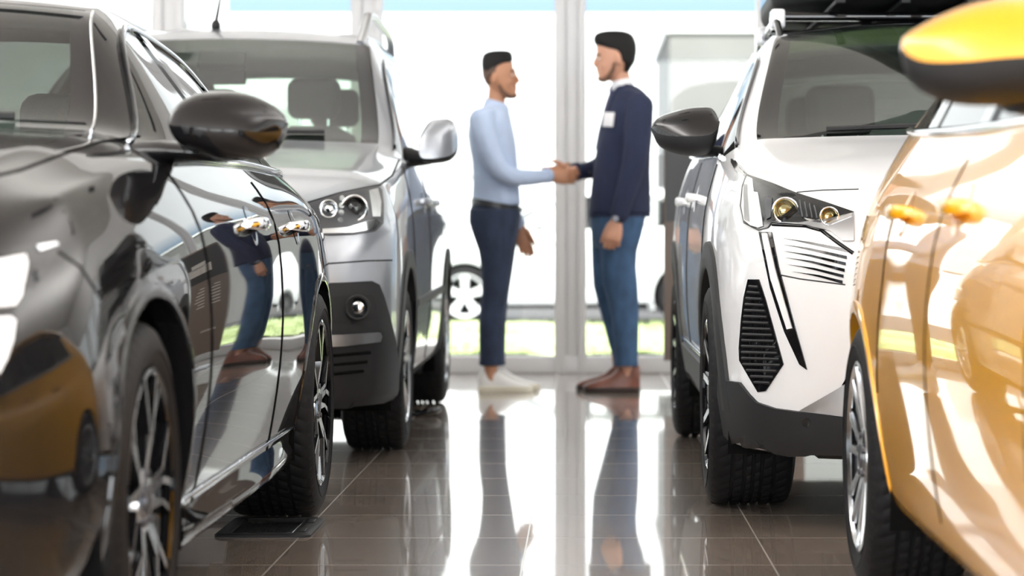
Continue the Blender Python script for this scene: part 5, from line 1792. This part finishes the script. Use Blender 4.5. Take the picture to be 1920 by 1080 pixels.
arm2f = [(1180, 200, .205, .076), (1165, 235, .25, .072), (1142, 290, .25, .064), (1124, 312, .22, .058), (1100, 320, .14, .050), (1080, 322, .065, .044)]
m2.limb(body, arm2n, grow=-.018); m2.limb(body, arm2f, grow=-.018)
hand.side = Vector((0, 0, 1))
hand(body, m2.q(1072, 322, .03), (-1, -.05, -.10), (0, -1, 0), (.4, .55, .4), 1.05, thumb=(.75, .55))
hand.side = Vector((-1, 0, 0))
hand(body, m2.q(1156, 413, -.272), (-.22, .02, -1), (.1, 1, 0), (.55, .75, .5), 1.12, thumb=(.9, .35))
fuse('body', body, .0055, 'skin_fair', r2, 3)
jk = MB()
m2.rows(jk, torso2)
m2.limb(jk, arm2n); m2.limb(jk, arm2f)
m2.limb(jk, [(1180, 182, -.13, .05), (1198, 196, -.195, .07)]); m2.limb(jk, [(1180, 182, .13, .05), (1190, 196, .195, .07)])
jo = fuse('blazer', jk, .009, 'wool_navy', r2, 7)
# lapels
for s in (-1, 1):
    mb = MB(); rings = []
    for (px, py, dy, w) in ((1172, 160, .072, .010), (1152, 168, .082, .030), (1142, 190, .085, .046), (1134, 215, .075, .050), (1124, 250, .045, .030), (1117, 282, .012, .008)):
        c = m2.q(px, py, 0) + Vector((.010, s * dy, 0))
        rings.append([c + Vector((.035, s * w, 0)), c + Vector((-.004, s * w * .9, .004)), c + Vector((-.010, -s * w * .5, .0)), c + Vector((.035, -s * w * .6, 0))])
    mb.loft(rings); mb.build('lapel', 'wool_navy', jo, 40)
for k in range(2):
    MB().ellipsoid(m2.q(1113 - k * 3, 292 + k * 32, 0) + Vector((-.012, -.01, 0)), (.006, .012, .012), nu=12, nv=8).build('button', 'leather_black', jo, 60)
hm = MB().loft([m2.ring(402, 1221, 1103, .214, 0, 32), m2.ring(407, 1220, 1103, .216, 0, 32), m2.ring(407, 1216, 1107, .20, 0, 32), m2.ring(402, 1216, 1107, .2, 0, 32)], cap=False)
hm.build('blazer_hem', 'wool_navy', jo, 40)
for (a, b) in (((1163, 398, -.276), (1160, 406, -.275)), ((1083, 322, .075), (1077, 322, .055))):
    MB().tube([m2.q(*a), m2.q(*b)], [.053, .050], 20).build('sleeve_cuff', 'wool_navy', jo, 40)
# shirt front and collar
cl = MB()
cl.loft([m2.ring(174, 1196, 1146, .090, 0, 28, 2.1, -4), m2.ring(164, 1191, 1146, .082, 0, 28, 2.1, 0), m2.ring(146, 1184, 1148, .070, 0, 28, 2.1, 8), m2.ring(147, 1181, 1151, .064, 0, 28, 2.1, 8), m2.ring(166, 1184, 1152, .07, 0, 28, 2.1, 0)], cap=False)
fr_ = MB()
m2.rows(fr_, [(160, 1180, 1150, .06), (180, 1180, 1149, .06), (215, 1180, 1142, .04), (250, 1180, 1134, .025), (280, 1170, 1129, .012)])
so2 = fr_.build('shirt', 'shirt_white', r2, 60)
cl.build('collar', 'shirt_white', so2, 60)
tie = MB()
rings = []
for (px, py, w) in ((1146, 160, .016), (1143, 168, .022), (1144, 174, .014), (1138, 190, .022), (1131, 215, .030), (1123, 248, .034), (1117, 280, .030)):
    c = m2.q(px, py, 0) + Vector((-.006, 0, 0))
    rings.append([c + Vector((.045, -w, 0)), c + Vector((.010, -w, 0)), c + Vector((.001, -w * .6, 0)), c + Vector((.001, w * .6, 0)), c + Vector((.010, w, 0)), c + Vector((.045, w, 0))])
tie.loft(rings); tie.build('tie', 'tie_navy', r2, 50)
bg = MB().box((0, 0, 0), (.072, .006, .080), bev=.002)
bgo = bg.build('name_badge', 'badge_white', r2, 40)
bgo.location = m2.q(1141, 224, -.185); bgo.rotation_euler = (math.radians(-6), math.radians(4), math.radians(-38))
tr = MB()
m2.rows(tr, [(385, 1214, 1108, .172), (402, 1212, 1106, .18), (440, 1204, 1108, .182), (465, 1192, 1116, .15)])
m2.rows(tr, leg2n, dy=-.10); m2.rows(tr, leg2f, dy=.10)
to2 = fuse('jeans', tr, .008, 'denim_blue', r2, 6)
for dy, a, b in ((-.10, 1196.5, 1152.5), (.10, 1178.5, 1149.5)):
    cf = MB().loft([m2.ring(686, a, b, .070, dy), m2.ring(679, a + .5, b - .5, .072, dy), m2.ring(679.5, a - 3, b + 3, .06, dy), m2.ring(686, a - 3, b + 3, .06, dy)], cap=False)
    cf.build('hem', 'denim_blue', to2, 40)
hr = MB()
m2.rows(hr, [(57.3, 1160, 1142, .02), (58.3, 1169, 1133, .045), (60.5, 1178, 1122, .063), (65, 1186, 1115, .075), (72, 1190, 1112.5, .082), (80, 1193, 1113, .086), (88, 1194, 1120, .087), (93, 1194, 1124, .086), (97, 1194, 1142, .085), (104, 1193, 1147, .084), (116, 1191, 1150, .0825), (118, 1190, 1165, .079), (124, 1186, 1167, .075), (130, 1182, 1168, .070), (136, 1179, 1168, .062)], e=2.25)
fuse('hair', hr, .006, 'hair_black', r2, 4)
bd2 = MB(); bd2.ellipsoid(m2.q(1126, 148), (.020, .032, .014)); bd2.ellipsoid(m2.q(1121, 129), (.010, .026, .005))
for s in (-1, 1):
    bd2.tube([m2.q(1152, 118) + Vector((0, s * .0765, 0)), m2.q(1149, 132) + Vector((0, s * .070, 0)), m2.q(1142, 144) + Vector((0, s * .054, 0)), m2.q(1133, 150) + Vector((0, s * .034, 0)), m2.q(1126, 150)], [.009, .013, .016, .015, .013], 10)
fuse('beard', bd2, .005, 'stubble', r2, 3)
for s in (-1, 1):
    MB().ellipsoid(m2.q(1124, 110.5) + Vector((0, s * .032, 0)), (.011, .013, .009), nu=12, nv=8).build('eye', 'eye_white', r2, 60)
    MB().tube([m2.q(1119.5, 104) + Vector((-.004, s * .012, 0)), m2.q(1120, 102.5) + Vector((-.004, s * .035, 0)), m2.q(1126, 104) + Vector((-.004, s * .060, 0))], [.005, .006, .004], 8).build('eyebrow', 'hair_black', r2, 60)
bp_ = [(0, .145, .034), (.05, .155, .042), (.15, .158, .046), (.30, .155, .046), (.40, .128, .045), (.50, .098, .046), (.62, .080, .050), (.78, .066, .050), (.90, .054, .042), (.97, .044, .028), (1, .034, .014)]
for (hx, tx, dy) in ((1200, 1094, -.10), (1188, 1081, .10)):
    shoe_part(m2, hx, tx, dy, bp_, 'boot', 'leather_brown', 'sole_dark', .026)
# wrist watch on the hanging arm
wc = m2.q(1157, 409, -.275); d = (m2.q(1156, 413, -.272) - m2.q(1161, 403, -.275)).normalized()
wt = MB().tube([wc - d * .010, wc + d * .012], [.036, .035], 24, cap=False); wt.tube([wc - d * .010, wc + d * .012], [.031, .031], 24, cap=False)
wo = wt.build('watch_strap', 'leather_black', r2, 40)
MB().lathe([(-.012, .0001), (-.012, .017), (-.006, .020), (.004, .020), (.004, .0001)], 24, 'y', wc + Vector((-.008, -.034, -.002))).build('watch_case', 'brushed_dark', wo, 40)
